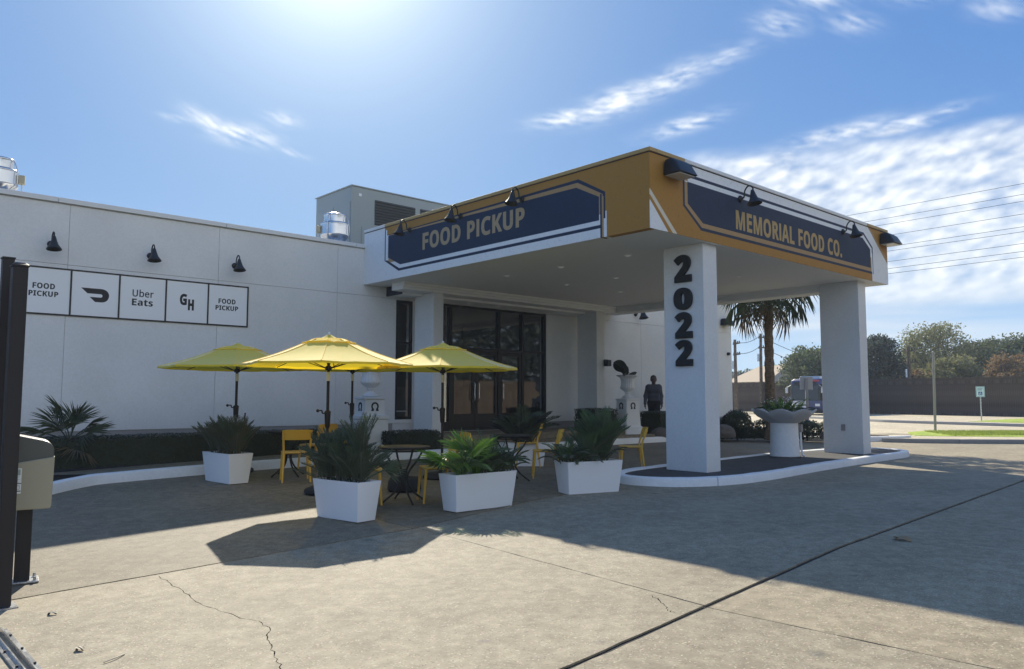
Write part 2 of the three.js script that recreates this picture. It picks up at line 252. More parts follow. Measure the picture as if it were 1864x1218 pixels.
function slab(pts, m, holes = []) {          // split where the slope breaks, one mesh
  const parts = pts[0][0] < 6.9 && pts[1][0] > 7.1 ? [[pts[0], [7, lerp(pts[0][1], pts[1][1], (7 - pts[0][0]) / (pts[1][0] - pts[0][0]))], [7, lerp(pts[3][1], pts[2][1], (7 - pts[3][0]) / (pts[2][0] - pts[3][0]))], pts[3]], [[7, lerp(pts[0][1], pts[1][1], (7 - pts[0][0]) / (pts[1][0] - pts[0][0]))], pts[1], pts[2], [7, lerp(pts[3][1], pts[2][1], (7 - pts[3][0]) / (pts[2][0] - pts[3][0]))]]] : [pts];
  const G = parts.map((q) => {
    const s = new THREE.Shape(rough(q, 0.16, parts.length > 1 ? 0.004 : 0.006).map(([x, z]) => new THREE.Vector2(parts.length > 1 && Math.abs(x - 7) < 0.02 ? 7 : x, -z)));
    for (const h of holes) s.holes.push(new THREE.Path(h.map(([x, z]) => new THREE.Vector2(x, -z))));
    const g = new THREE.ExtrudeGeometry(s, { depth: 0.09, bevelEnabled: false }); g.rotateX(-PI / 2); g.translate(0, -0.09, 0);
    return drape(g.index ? g.toNonIndexed() : g);
  });
  return P('concrete_slab', G, m, lot);
}
function crack(line, w) { const a = [], b = []; line.forEach(([x, z], i) => { const [x1, z1] = line[Math.max(0, i - 1)], [x2, z2] = line[Math.min(line.length - 1, i + 1)], l = Math.hypot(x2 - x1, z2 - z1), nx = -(z2 - z1) / l, nz = (x2 - x1) / l, e = (i === 0 || i === line.length - 1) ? 0.0012 : w * rr(0.5, 1.5); a.push([x + nx * e, z + nz * e]); b.push([x - nx * e, z - nz * e]); }); return a.concat(b.reverse()); }
const wiggle = (line) => { const o = []; for (let i = 0; i + 1 < line.length; i++) for (let k = 0; k < 5; k++) o.push([lerp(line[i][0], line[i + 1][0], k / 5) + (k ? rr(-0.018, 0.018) : 0), lerp(line[i][1], line[i + 1][1], k / 5)]); o.push(line[line.length - 1]); return o; };
const crack1 = [[2.29, -6.9], [2.27, -6.55], [2.25, -6.08], [2.22, -5.8], [2.26, -5.42], [2.3, -5.16], [2.33, -4.99], [2.3, -4.81], [2.23, -4.7], [2.17, -4.51], [2.1, -4.29], [2.04, -4.13], [2.02, -3.8], [1.98, -3.4]];
const crack2 = [[4.6, -3.56], [4.55, -3.44], [4.45, -3.3], [4.38, -3.24], [4.39, -3.17]];
{
  const G1 = 0.013, G2 = 0.024;
  const rows = [[(x) => 4, (x) => joint2(x) + G2], [(x) => joint2(x) - G2, (x) => joint1(x) + G1], [(x) => joint1(x) - G1, (x) => -13.9]];
  const cols = [[-7.5, -1.6], [-1.6, 4.56], [4.56, 12.4], [12.4, 17]];
  const shift = (x, r) => x === 4.56 ? [[4.95, 4.63], [4.65, 5.0], [4.95, 4.9]][r] : [x, x];
  rows.forEach(([f0, f1], r) => cols.forEach(([xa, xb], c) => {
    const [a0, a1] = shift(xa, r), [b0, b1] = shift(xb, r), g = 0.006;
    const pts = [[a0 + g, f0(a0)], [b0 - g, f0(b0)], [b1 - g, f1(b1)], [a1 + g, f1(a1)]];
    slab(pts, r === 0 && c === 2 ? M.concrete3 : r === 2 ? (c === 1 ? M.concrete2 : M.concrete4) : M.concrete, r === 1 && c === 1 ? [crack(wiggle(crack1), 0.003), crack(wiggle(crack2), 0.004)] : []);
  }));
  // the far side of the lot, in draped sheets
  for (const [a, b] of [[17.006, 23.5], [23.512, 31]]) { P('concrete_slab', sheet([[a, 4], [b, 4], [b, joint2(b) + G2], [a, joint2(a) + G2]], 14, 2), M.concrete3, lot); P('concrete_slab', sheet([[a, joint2(a) - G2], [b, joint2(b) - G2], [b, joint1(b) + G1], [a, joint1(a) + G1]], 14, 3), M.concrete3, lot); }
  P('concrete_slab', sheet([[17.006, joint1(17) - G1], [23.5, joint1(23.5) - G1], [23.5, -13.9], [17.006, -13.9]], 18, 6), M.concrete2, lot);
  P('concrete_slab', sheet([[23.512, joint1(23.5) - G1], [31, joint1(31) - G1], [27, -13.9], [23.512, -13.9]], 8, 4), M.concrete3, lot);
}

// ---------------------------------------------------------------- kerbs
function kerbGeo(line, w, h, closed = false, r = 0.035, base = -0.02) {       // rounded kerb swept along [x, z] points
  const c = new THREE.CatmullRomCurve3(line.map(([x, z]) => V3(x, 0, z)), closed, 'catmullrom', 0.3), n = Math.round(c.getLength() / 0.14), prof = [[-w / 2, base], [-w / 2, h - r], [-w / 2 + r * 0.3, h - r * 0.3], [-w / 2 + r, h], [w / 2 - r, h], [w / 2 - r * 0.3, h - r * 0.3], [w / 2, h - r], [w / 2, base]];
  const pos = [], idx = [], K = prof.length;
  for (let i = 0; i <= n; i++) { const p = c.getPointAt(i / n), t = c.getTangentAt(i / n); for (const [o, y] of prof) { const x = p.x - t.z * o, z = p.z + t.x * o; pos.push(x + 0.004 * noise.noise(x * 5, y * 9, z * 5), y + gy(x, z) + 0.006 * noise.noise(x * 3, 5, z * 3), z + 0.004 * noise.noise(z * 5, x * 5, y * 9)); } }
  for (let i = 0; i < n; i++) for (let k = 0; k + 1 < K; k++) { const a = i * K + k, b = a + 1, d = a + K; idx.push(a, d, b, b, d, d + 1); }
  if (!closed) for (const [i, f] of [[0, 1], [n, 0]]) for (let k = 1; k + 1 < K; k++) f ? idx.push(i * K, i * K + k, i * K + k + 1) : idx.push(i * K, i * K + k + 1, i * K + k);
  const g = new THREE.BufferGeometry(); g.setAttribute('position', new THREE.Float32BufferAttribute(pos, 3)); g.setIndex(idx); return muv(toCreasedNormals(g, 0.5));
}
function pieces(parent, line, lens, w, h, m) {                 // a kerb cast in lengths with an open joint between
  const c = new THREE.CatmullRomCurve3(line.map(([x, z]) => V3(x, 0, z)), false, 'catmullrom', 0.3), T = c.getLength(); let s = 0;
  for (const l of lens) { const e = Math.min(T, s + l), pts = []; for (let k = 0; k <= 16; k++) { const p = c.getPointAt(lerp(s, e - 0.012, k / 16) / T); pts.push([p.x, p.z]); } P('kerb_stone', kerbGeo(pts, w, h), m, parent); s = e; if (s >= T - 0.05) break; }
}
const bedKerb = thing('bed_kerb', 'white painted kerb curving along the planting bed below the long white wall', 'kerb');
pieces(bedKerb, [[1.8, -11.2], [2.5, -12.15], [3.25, -12.74], [4.2, -12.76], [5.6, -12.7], [7.0, -12.62], [9.6, -12.75], [12.5, -13.05], [15.4, -13.31], [18.2, -13.42], [20.6, -13.6], [22.3, -13.3], [23.2, -12.5], [23.6, -11.4], [24.2, -10.7], [25.2, -10.2], [26.3, -9.9]], [4.3, 3.6, 3.6, 3.6, 3.6, 3.6, 3.6, 3.6, 3], 0.16, 0.15, M.kerb);
// island with its kerb
const islandLine = [[9.66, -7.85], [9.74, -7.42], [10.1, -7.02], [10.85, -6.77], [11.95, -6.75], [13.9, -6.93], [16.0, -7.07], [17.7, -7.13], [18.9, -7.22], [19.42, -7.6], [19.55, -8.05], [19.2, -8.55], [18.1, -8.78], [15.7, -8.88], [13.5, -8.76], [11.5, -8.6], [10.4, -8.45], [9.85, -8.2]];
const island = thing('traffic_island', 'long kerbed island with dark top carrying the two front canopy columns', 'island');
{
  const c = new THREE.CatmullRomCurve3(islandLine.map(([x, z]) => V3(x, 0, z)), true, 'catmullrom', 0.5), pts = c.getSpacedPoints(120);
  const s = new THREE.Shape(pts.map((p) => new THREE.Vector2(p.x, -p.z))); const g = new THREE.ExtrudeGeometry(s, { depth: 0.11, bevelEnabled: false }); g.rotateX(-PI / 2); g.translate(0, 0.005, 0);
  P('asphalt_top', muv((g.index ? g.toNonIndexed() : g)), M.asphalt, island);
  const T = pts.length - 1, cut = [0, 26, 52, 78, 100, T], rot = 8;     // lengths with joints, first joint near the numbered column
  for (let k = 0; k + 1 < cut.length; k++) { const l = []; for (let i = cut[k]; i <= cut[k + 1]; i++) { const p = pts[(i + rot) % T]; l.push([p.x, p.z]); } const e = l.length - 1; l[e] = [lerp(l[e][0], l[e - 1][0], 0.07), lerp(l[e][1], l[e - 1][1], 0.07)]; P('kerb_stone', kerbGeo(l, 0.17, 0.135), M.kerb, island); }
}

// ---------------------------------------------------------------- planting bed and pavement strip
{
  const bedPts = (off) => [[2.0, -11.45], [2.5, -12.15], [3.25, -12.74], [4.2, -12.76], [5.6, -12.7], [7.0, -12.62], [9.6, -12.75], [12.5, -13.05], [15.4, -13.31], [18.2, -13.42], [20.6, -13.6], [22.3, -13.3], [23.2, -12.5], [23.6, -11.4], [24.3, -10.9], [26.5, -10.6], [27.2, -16.4], [-2, -16.4], [-2, -11.45]];
  const s = new THREE.Shape(bedPts().map(([x, z]) => new THREE.Vector2(x, -z))), g = new THREE.ExtrudeGeometry(s, { depth: 0.1, bevelEnabled: false }); g.rotateX(-PI / 2); g.translate(0, 0.02, 0);
  const o = structure('planting_bed', drape(muv((g.index ? g.toNonIndexed() : g))), M.mulch);
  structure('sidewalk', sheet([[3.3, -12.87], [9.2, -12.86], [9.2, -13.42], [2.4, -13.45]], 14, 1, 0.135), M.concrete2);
}

// ---------------------------------------------------------------- restaurant building
const ZW = -15.59, bld = thing('restaurant_building', 'long low white stucco restaurant building with flat roof behind the patio', 'building');
{
  const zb = ZW - 0.02;
  // backing wall with the openings for window and door
  const s = new THREE.Shape([[-9, 0], [25.2, 0], [25.2, 4.83], [-9, 4.83]].map(([x, y]) => new THREE.Vector2(x, y)));
  for (const [a, b, c, d] of [[10.46, 10.95, 0.82, 3.7], [11.86, 15.57, 0.5, 3.73]]) s.holes.push(new THREE.Path([[a, c], [b, c], [b, d], [a, d]].map(([x, y]) => new THREE.Vector2(x, y))));
  const g = new THREE.ExtrudeGeometry(s, { depth: 0.24, bevelEnabled: false }); g.translate(0, 0, zb - 0.24);
  P('backing_wall', [muv((g.index ? g.toNonIndexed() : g))], M.groove, bld);
  P('side_wall', [box(24.95, 25.2, 0, 4.83, -34, zb - 0.243), box(-9, -8.75, 0, 4.83, -34, zb - 0.243), box(-8.748, 24.948, 0, 4.83, -34, -33.75)], M.wallPlain, bld);
  P('roof', [box(-8.74, 24.94, 4.45, 4.6, -33.74, zb - 0.245)], mat(0.5, 0.5, 0.49, 0.9), bld);
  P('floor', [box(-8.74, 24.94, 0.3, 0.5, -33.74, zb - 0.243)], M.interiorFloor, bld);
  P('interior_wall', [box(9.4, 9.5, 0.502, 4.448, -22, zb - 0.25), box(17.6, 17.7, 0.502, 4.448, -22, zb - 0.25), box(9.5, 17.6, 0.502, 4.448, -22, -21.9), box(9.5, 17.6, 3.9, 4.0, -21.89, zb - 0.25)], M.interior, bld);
  // stucco panels
  const vj = [-7.5, -4.77, -2.05, 0.68, 3.403, 6.13, 8.855], e = 0.0028, y0 = 0.74, y1 = 3.717, y2 = 3.723, y3 = 4.812;
  const panel = (a, b, c, d) => P('wall_panel', box(a, b, c, d, zb, ZW, 0.004), M.wall, bld);
  for (let i = 0; i + 1 < vj.length; i++) { panel(vj[i] + e, vj[i + 1] - e, y0, y1); panel(vj[i] + e, vj[i + 1] - e, y2, y3); }
  panel(vj[6] + e, 10.46, y0, y1); panel(vj[6] + e, 11.58 - e, y2, y3); panel(10.95, 11.86, y0, y1);
  panel(10.46, 10.95, 3.7, y1); panel(10.46, 10.95, y0, 0.82);
  panel(11.58 + e, 14.3 - e, 3.735, y3); panel(14.3 + e, 17.1 - e, 3.735, y3);
  const rj = [15.57, 17.1, 19.87, 22.6, 25.2]; for (let i = 0; i < 4; i++) { panel(rj[i] + e, rj[i + 1] - e, 0.68, y1); if (i) panel(rj[i] + e, rj[i + 1] - e, y2, y3); }
  P('plinth', [box(-9, 10.4, 0.1, 0.735, zb + 0.003, ZW - 0.012)], mat(0.30, 0.29, 0.28, 0.9, { bumpMap: stuccoBump, bumpScale: 0.004 }), bld);
  P('plinth', [box(15.6, 25.19, 0.1, 0.675, zb + 0.003, ZW - 0.012)], mat(0.30, 0.29, 0.28, 0.9, { bumpMap: stuccoBump, bumpScale: 0.004 }), bld);
  // metal coping in lengths
  for (let x = -9; x < 25; x += 3.05) P('coping', box(x + 0.003, Math.min(25.24, x + 3.047), 4.83, 4.92, zb - 0.26, ZW + 0.05, 0.008), M.coping, bld);
  // slim window left of the entrance
  const win = P('window_frame', [box(10.463, 10.508, 0.823, 3.697, ZW - 0.1, ZW - 0.012), box(10.902, 10.947, 0.823, 3.697, ZW - 0.1, ZW - 0.012), box(10.509, 10.901, 0.823, 0.893, ZW - 0.1, ZW - 0.012), box(10.509, 10.901, 3.62, 3.697, ZW - 0.1, ZW - 0.012), box(10.509, 10.901, 2.64, 2.69, ZW - 0.1, ZW - 0.012)], M.frame, bld);
  P('pane', [new THREE.PlaneGeometry(0.39, 1.745).translate(10.705, 1.767, ZW - 0.06)], M.glass, win); P('pane', [new THREE.PlaneGeometry(0.39, 0.928).translate(10.705, 3.155, ZW - 0.06)], M.glass, win);
  P('window_sill', box(10.5, 10.9, 1.0, 1.03, ZW - 0.35, ZW - 0.13), M.wallPlain, win);
  // entrance glazing: bays, transom, two door leaves
  const zf0 = ZW - 0.14, zf1 = ZW - 0.02, m = [11.862, 11.93, 12.11, 12.19, 13.76, 13.84, 14.63, 14.71, 15.5, 15.568], F = [];
  for (const [a, b] of [[m[0], m[1]], [m[2], m[3]], [m[4], m[5]], [m[6], m[7]], [m[8], m[9]]]) F.push(box(a, b, 0.502, 3.728, zf0, zf1));
  for (const [a, b] of [[m[1], m[2]], [m[3], m[4]], [m[5], m[6]], [m[7], m[8]]]) { F.push(box(a, b, 2.58, 2.645, zf0 + 0.01, zf1 - 0.008)); F.push(box(a, b, 3.66, 3.728, zf0 + 0.01, zf1 - 0.008)); F.push(box(a, b, 0.502, a === m[3] || a === m[5] ? 0.53 : 0.74, zf0 + 0.01, zf1 - 0.008)); }
  const fr = P('entrance_frame', F, M.frame, bld);
  const pane = (a, b, c, d) => P('pane', [new THREE.PlaneGeometry(b - a, d - c).translate((a + b) / 2, (c + d) / 2, ZW - 0.08)], M.glass, fr);
  for (const [a, b] of [[m[1], m[2]], [m[3], m[4]], [m[5], m[6]], [m[7], m[8]]]) { pane(a, b, 2.645, 3.66); if (a === m[1] || a === m[7]) pane(a, b, 0.74, 2.58); }
  for (const [a, b, hx] of [[12.195, 12.97, 12.9], [12.98, 13.755, 13.05], [13.845, 14.625, 13.9]]) {
    const d = P('door', [box(a, a + 0.085, 0.535, 2.575, zf0 + 0.03, zf1 - 0.02, 0.004), box(b - 0.085, b, 0.535, 2.575, zf0 + 0.03, zf1 - 0.02, 0.004), box(a + 0.086, b - 0.086, 0.535, 0.93, zf0 + 0.03, zf1 - 0.02), box(a + 0.086, b - 0.086, 2.47, 2.575, zf0 + 0.03, zf1 - 0.02)], M.frame, bld);
    P('pane', [new THREE.PlaneGeometry(b - a - 0.17, 1.54).translate((a + b) / 2, 1.7, ZW - 0.075)], M.glass, d);
    P('handle', [tube([V3(hx, 1.25, zf1 - 0.02), V3(hx, 1.27, zf1 + 0.05), V3(hx, 1.5, zf1 + 0.06), V3(hx, 1.73, zf1 + 0.05), V3(hx, 1.75, zf1 - 0.02)], 0.014, 20, 8)], M.alu, d);
  }
  // interior fittings that show faintly behind the glass
  P('counter', [box(12.3, 15.6, 0.502, 1.6, -20.4, -19.8), box(12.2, 15.7, 1.602, 1.66, -20.5, -19.7)], mat(0.2, 0.19, 0.17, 0.6), bld);
  // stepped entrance platform
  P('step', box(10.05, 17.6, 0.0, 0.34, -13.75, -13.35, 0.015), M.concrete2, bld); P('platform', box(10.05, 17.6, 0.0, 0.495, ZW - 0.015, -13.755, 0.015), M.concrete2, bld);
}

// ---------------------------------------------------------------- canopy
const XL = 9.547, XR = 18.49, ZF = -7.28, YS = 3.972, YT = 5.254;
const can = thing('entrance_canopy', 'large square drive-through canopy painted ochre navy and white on four white columns', 'canopy');
const COL = { ochre: '#a8782c', tan: '#ab8a5c', navy: '#1e2a44', navyDk: '#182a45', white: '#e6e7e6' };
function speckle(g, W, H, sd) { rs(sd); for (let k = 0; k < 5200; k++) { const v = R() < 0.5; g.fillStyle = v ? `rgba(255,255,255,${rr(0.008, 0.03)})` : `rgba(0,0,0,${rr(0.01, 0.045)})`; g.beginPath(); g.ellipse(R() * W, R() * H, rr(1, 9), rr(0.8, 4), R() * 3, 0, 7); g.fill(); } }
function poly(g, pts, fill) { g.fillStyle = fill; g.beginPath(); pts.forEach(([x, y], i) => i ? g.lineTo(x, y) : g.moveTo(x, y)); g.closePath(); g.fill(); }
function caps(g, str, x0, x1, yb, h, S, fill, shadow) {   // condensed painted capitals from x0 to x1 standing on yb
  g.save(); g.font = 'bold 100px sans-serif'; g.fillStyle = g.strokeStyle = fill; g.lineWidth = 3; const wd = (ch) => ch === 'I' ? 32 : ch === ' ' ? 30 : ch === 'M' ? 88 : g.measureText(ch).width; let w = 0; for (const ch of str) w += wd(ch); g.translate(x0, yb); g.scale((x1 - x0) / w, h / 72);
  let x = 0; for (const ch of str) { if (ch === 'I') g.fillRect(x + 7, -72, 18, 72); else { g.save(); g.translate(x, 0); if (ch === 'M') g.scale(88 / g.measureText('M').width, 1); g.fillText(ch, 0, 0); g.strokeText(ch, 0, 0); g.restore(); } x += wd(ch); } g.restore();
}
const clampTex = (c) => { const t = tex(c, 0); t.wrapS = t.wrapT = THREE.ClampToEdgeWrapping; return t; };
const fasciaL = (() => {           // u: metres from the wall towards the front, v: metres up
  const Lm = 8.31, Hm = YT - YS, W = 2048, H = 316, [c, g] = canvas(W, H), X = (z) => (z + 15.59) / Lm * W, Y = (y) => (YT - y) / Hm * H;
  g.fillStyle = COL.white; g.fillRect(0, 0, W, H);
  poly(g, [[X(-14.72), 0], [W, 0], [W, H], [X(-8.16), H], [X(-8.16), Y(4.4)], [X(-14.72), Y(4.9)]], COL.ochre);
  const A = [[-14.72, 5.26], [-8.72, 5.26], [-8.72, 5.03], [-8.19, 4.71], [-8.19, 3.97]];      // the upper half runs in ochre, the lower in white
  poly(g, [[X(-14.74), Y(4.36)], [X(-14.2), Y(4.10)], [X(-8.16), Y(4.10)], [X(-8.16), Y(4.31)], [X(-14.74), Y(4.6)]], COL.white);
  const P8 = (d) => [[-14.72 + d, 5.0 - d * 0.2 + 0.0], [-8.78 - d * 0.4, 5.05 - d], [-8.19 - d, 4.72 - d * 0.45], [-8.19 - d, 4.13 + d], [-14.16 + d * 0.45, 4.13 + d], [-14.72 + d, 4.42 + d * 0.45]];
  const draw = (d, f) => poly(g, P8(d).map(([z, y]) => [X(z), Y(y)]), f);
  draw(0, COL.navy);
  g.save(); g.beginPath(); g.rect(X(-14.57), 0, W, Y(4.36)); g.clip(); draw(0.055, COL.tan); g.restore();
  g.save(); g.beginPath(); g.rect(0, 0, X(-14.57), H); g.rect(0, Y(4.36), W, H); g.clip(); draw(0.055, COL.white); g.restore();
  draw(0.135, COL.navyDk);
  // upright band at the right-hand end and the paint above the panel
  g.fillStyle = COL.navy; g.fillRect(X(-8.30), Y(4.70), X(-8.265) - X(-8.30), H);
  g.fillStyle = COL.tan; g.fillRect(X(-8.265), Y(4.66), X(-8.225) - X(-8.265), H); g.fillStyle = COL.navy; g.fillRect(X(-8.225), Y(4.70), X(-8.19) - X(-8.225), Y(4.28) - Y(4.70)); g.fillStyle = COL.white; g.fillRect(X(-8.225), Y(4.28), X(-8.17) - X(-8.225), H);
  g.fillStyle = COL.navy; g.fillRect(X(-14.72), Y(5.12), X(-14.685) - X(-14.72), Y(4.42) - Y(5.12)); g.fillStyle = COL.white; g.fillRect(X(-14.685), Y(5.12), X(-14.63) - X(-14.685), Y(4.42) - Y(5.12));
  caps(g, 'FOOD PICKUP', X(-13.31), X(-10.10), Y(4.475), Y(4.475) - Y(4.82), 1, '#aa9470');
  speckle(g, W, H, 3);
  return clampTex(c);
})();
const fasciaR = (() => {
  const Lm = XR - XL, Hm = YT - YS, W = 2048, H = 294, [c, g] = canvas(W, H), X = (x) => (x - XL) / Lm * W, Y = (y) => (YT - y) / Hm * H;
  g.fillStyle = COL.ochre; g.fillRect(0, 0, W, H);
  poly(g, [[X(10.46), 0], [W, 0], [W, H], [X(17.62), H], [X(17.62), Y(4.5)], [X(10.46), Y(4.85)]], COL.white);
  poly(g, [[X(10.44), Y(4.92)], [X(17.62), Y(4.7)], [X(17.62), Y(3.97)], [X(10.44), Y(3.97)]], COL.ochre);
  const P8 = (d) => [[10.42 + d, 5.02 - d], [17.24 - d * 0.45, 5.02 - d], [17.69 - d, 4.74 - d * 0.45], [17.69 - d, 4.13 + d], [10.92 + d * 0.45, 4.13 + d], [10.42 + d, 4.47 + d * 0.45]];
  const draw = (d, f) => poly(g, P8(d).map(([z, y]) => [X(z), Y(y)]), f);
  draw(0, COL.navy);
  g.save(); g.beginPath(); g.moveTo(0, 0); g.lineTo(W, 0); g.lineTo(W, H); g.lineTo(X(17.6), H); g.lineTo(X(17.6), Y(4.5)); g.lineTo(X(10.5), Y(4.88)); g.lineTo(0, Y(4.88)); g.clip(); draw(0.05, COL.white); g.restore();
  g.save(); g.beginPath(); g.moveTo(0, Y(4.88)); g.lineTo(X(10.5), Y(4.88)); g.lineTo(X(17.6), Y(4.5)); g.lineTo(X(17.6), H); g.lineTo(0, H); g.clip(); draw(0.05, COL.tan); g.restore();
  draw(0.13, COL.navyDk);
  g.fillStyle = COL.tan; g.fillRect(X(10.47), 0, X(10.56) - X(10.47), Y(4.9));
  poly(g, [[X(17.62), Y(4.6)], [X(17.66), Y(4.6)], [X(17.66), H], [X(17.62), H]], COL.white);
  poly(g, [[X(17.36), 0], [W, 0], [W, Y(4.44)], [X(18.4), Y(4.53)]], COL.ochre); poly(g, [[X(17.36), 0], [X(17.46), 0], [W, Y(4.56)], [W, Y(4.44)]], COL.tan);
  poly(g, [[0, Y(4.42)], [0, H], [X(10.01), H]], COL.white); poly(g, [[0, Y(4.60)], [0, Y(4.50)], [X(10.13), H], [X(10.25), H]], '#d9cfba');
  caps(g, 'MEMORIAL FOOD CO.', X(11.97), X(16.16), Y(4.325), Y(4.325) - Y(4.655), 1, '#b4965e');
  speckle(g, W, H, 4);
  return clampTex(c);
})();
{
  const fm = (t) => mat(1, 1, 1, 0.7, { map: t, bumpMap: stuccoBump, bumpScale: 0.0015 });
  const t = 0.14, uvFit = (g, ax, a, b) => { const p = g.attributes.position, uv = []; for (let i = 0; i < p.count; i++) uv.push((p['get' + ax](i) - a) / (b - a), (p.getY(i) - YS) / (YT - YS)); g.setAttribute('uv', new THREE.Float32BufferAttribute(uv, 2)); return g; };
  const cv = 5.176;
  P('left_fascia', uvFit(box(XL, XL + t, YS, cv, ZW + 0.003, ZF - 0.012), 'Z', -15.59, -7.28), fm(fasciaL), can, 'navy sign band with the words food pickup');
  P('front_fascia', uvFit(box(XL, XR, YS, cv, ZF - 0.011, ZF), 'X', XL, XR), fm(fasciaR), can, 'navy sign band with the memorial food lettering');
  P('side_fascia', [box(XR - t, XR, YS, cv, ZW + 0.003, ZF - 0.012)], M.wallPlain, can);
  const cp = (a, m) => P('coping', box(a[0], a[1], a[2] + 0.014, a[3], a[4], a[5], 0.008), m, can);
  P('drip_edge', [box(XL - 0.008, XL + t, cv + 0.001, cv + 0.013, ZW + 0.003, ZF - 0.14), box(XL - 0.008, XR + 0.008, cv + 0.001, cv + 0.013, ZF - 0.139, ZF + 0.008)], M.navy, can);
  cp([XL - 0.025, XL + t + 0.02, cv, YT, ZW + 0.003, -14.71], M.coping); cp([XL - 0.025, XL + t + 0.02, cv, YT, -14.705, -11.0], M.copingOchre); cp([XL - 0.025, XL + t + 0.02, cv, YT, -10.995, ZF + 0.025], M.copingOchre);
  cp([XL + t + 0.023, 10.46, cv, YT, ZF - t - 0.02, ZF + 0.025], M.copingOchre); cp([10.465, 13.9, cv, YT, ZF - t - 0.02, ZF + 0.025], M.coping); cp([13.905, 17.38, cv, YT, ZF - t - 0.02, ZF + 0.025], M.coping); cp([17.385, XR + 0.025, cv, YT, ZF - t - 0.02, ZF + 0.025], M.copingOchre); cp([XR - t - 0.02, XR + 0.025, cv, YT, ZW + 0.003, ZF - t - 0.023], M.coping);
  P('soffit', [box(XL + t, XR - t, YS, YS + 0.12, ZW + 0.003, ZF - 0.012)], M.wallPlain, can);
  P('roof_deck', [box(XL + t, XR - t, 4.95, 5.08, ZW + 0.003, ZF - 0.012)], mat(0.45, 0.45, 0.44, 0.9), can);
  // stepped beams under the soffit: back, right
  for (let k = 0; k < 3; k++) { const y0 = 3.80 + k * 0.058, y1 = y0 + (k < 2 ? 0.057 : 0.055), o = k * 0.035; P('back_beam', box(9.9, 17.36 - o, y0, y1, -14.95, -14.5 + o, 0.006), M.wallPlain, can); P('right_beam', box(17.37 - o, 17.83, y0, y1, -14.95 + 0.003, -8.36, 0.006), M.wallPlain, can); }
  P('entry_ceiling', [box(10.2, 17.3, 3.745, 3.80, ZW + 0.003, -14.953)], M.wallPlain, can);
  P('header_panel', [box(10.17, 10.197, 3.75, 3.97, ZW + 0.003, -14.955)], M.navy, can);
  // columns
  const col = (x0, x1, z0, z1, y0, y1) => P('column', box(x0, x1, y0, y1, z0, z1, 0.012), M.wall, can);
  const c1 = col(11.11, 11.52, -8.2, -7.38, 0.11, YS - 0.002); col(17.3, 17.68, -8.37, -7.47, 0.11, YS - 0.002); col(10.77, 11.07, -15.26, -14.515, 0.4, 3.798); col(16.5, 16.84, -15.26, -14.515, 0.4, 3.798);
  const font = await new FontLoader().loadAsync('fonts/droid/droid_sans_bold.typeface.json');
  [['2', 3.331, 3.805], ['0', 2.852, 3.235], ['2', 2.364, 2.813], ['2', 1.889, 2.336]].forEach(([ch, a, b]) => {
    const g = new TextGeometry(ch, { font, size: 1, depth: 0.1, curveSegments: 10, bevelEnabled: true, bevelSize: 0.055, bevelThickness: 0.02, bevelSegments: 2 }); g.computeBoundingBox(); const q = g.boundingBox, hh = b - a, ww = ch === '0' ? 0.375 : 0.35;
    g.translate(-(q.min.x + q.max.x) / 2, -q.min.y, -q.min.z); g.scale(ww / (q.max.x - q.min.x), hh / (q.max.y - q.min.y), 0.05 / (q.max.z - q.min.z)); g.rotateY(-PI / 2); g.translate(11.104, a, -7.775);
    P('numeral', g, M.blackMatte, c1);
  });
  P('outlet_cover', [box(17.285, 17.298, 0.62, 0.76, -7.95, -7.86, 0.004)], mat(0.28, 0.27, 0.26, 0.5), can);
  // box lamps on the back columns
}
for (const [x, z, lb] of [[11.0, -14.5, 'small black box lamp on the back left canopy column above the right umbrella'], [16.86, -14.5, 'small black box lamp on the back right canopy column']]) { const o = thing('box_lamp', lb, 'wall lamp', [x, 0, z]); P('lamp_body', box(-0.09, 0.07, 2.24, 2.42, 0.0, 0.16, 0.01), M.black, o); P('lamp_arm', box(-0.05, 0.13, 2.34, 2.44, -0.06, -0.002, 0.006), M.black, o); }
// recessed lights
for (const [x, z, w] of [[11.13, -9.01, 'in the left row, nearest the numbered column'], [11.14, -10.74, 'in the middle of the left row'], [11.08, -12.3, 'in the left row, nearest the building'], [13.03, -10.89, 'in the middle row, the nearer one'], [12.99, -12.34, 'in the middle row, nearest the building'], [14.85, -12.27, 'in the right row, left of the numbered column'], [14.82, -8.96, 'seen alone right of the numbered column']]) { const o = thing('recessed_light', `small round recessed soffit light ${w}`, 'ceiling light', [x, YS, z], 0, 'recessed lights in the canopy soffit'); P('trim_ring', [new THREE.TorusGeometry(0.062, 0.012, 8, 24).rotateX(PI / 2)], M.whitePl, o); P('lamp_lens', [new THREE.SphereGeometry(0.05, 20, 8, 0, 2 * PI, PI / 2, PI / 2).scale(1, 0.4, 1).translate(0, -0.004, 0)], M.lens, o); }
for (const [x, z, w] of [[11.46, -15.22, 'left'], [12.38, -15.2, 'middle'], [13.36, -15.18, 'right']]) { const o = thing('recessed_light', `small round recessed light before the entrance glazing, the ${w} one of three`, 'ceiling light', [x, 3.745, z], 0, 'recessed lights before the entrance'); P('trim_ring', [new THREE.TorusGeometry(0.062, 0.012, 8, 24).rotateX(PI / 2)], M.whitePl, o); P('lamp_lens', [new THREE.SphereGeometry(0.05, 20, 8, 0, 2 * PI, PI / 2, PI / 2).scale(1, 0.4, 1).translate(0, -0.004, 0)], M.lens, o); }

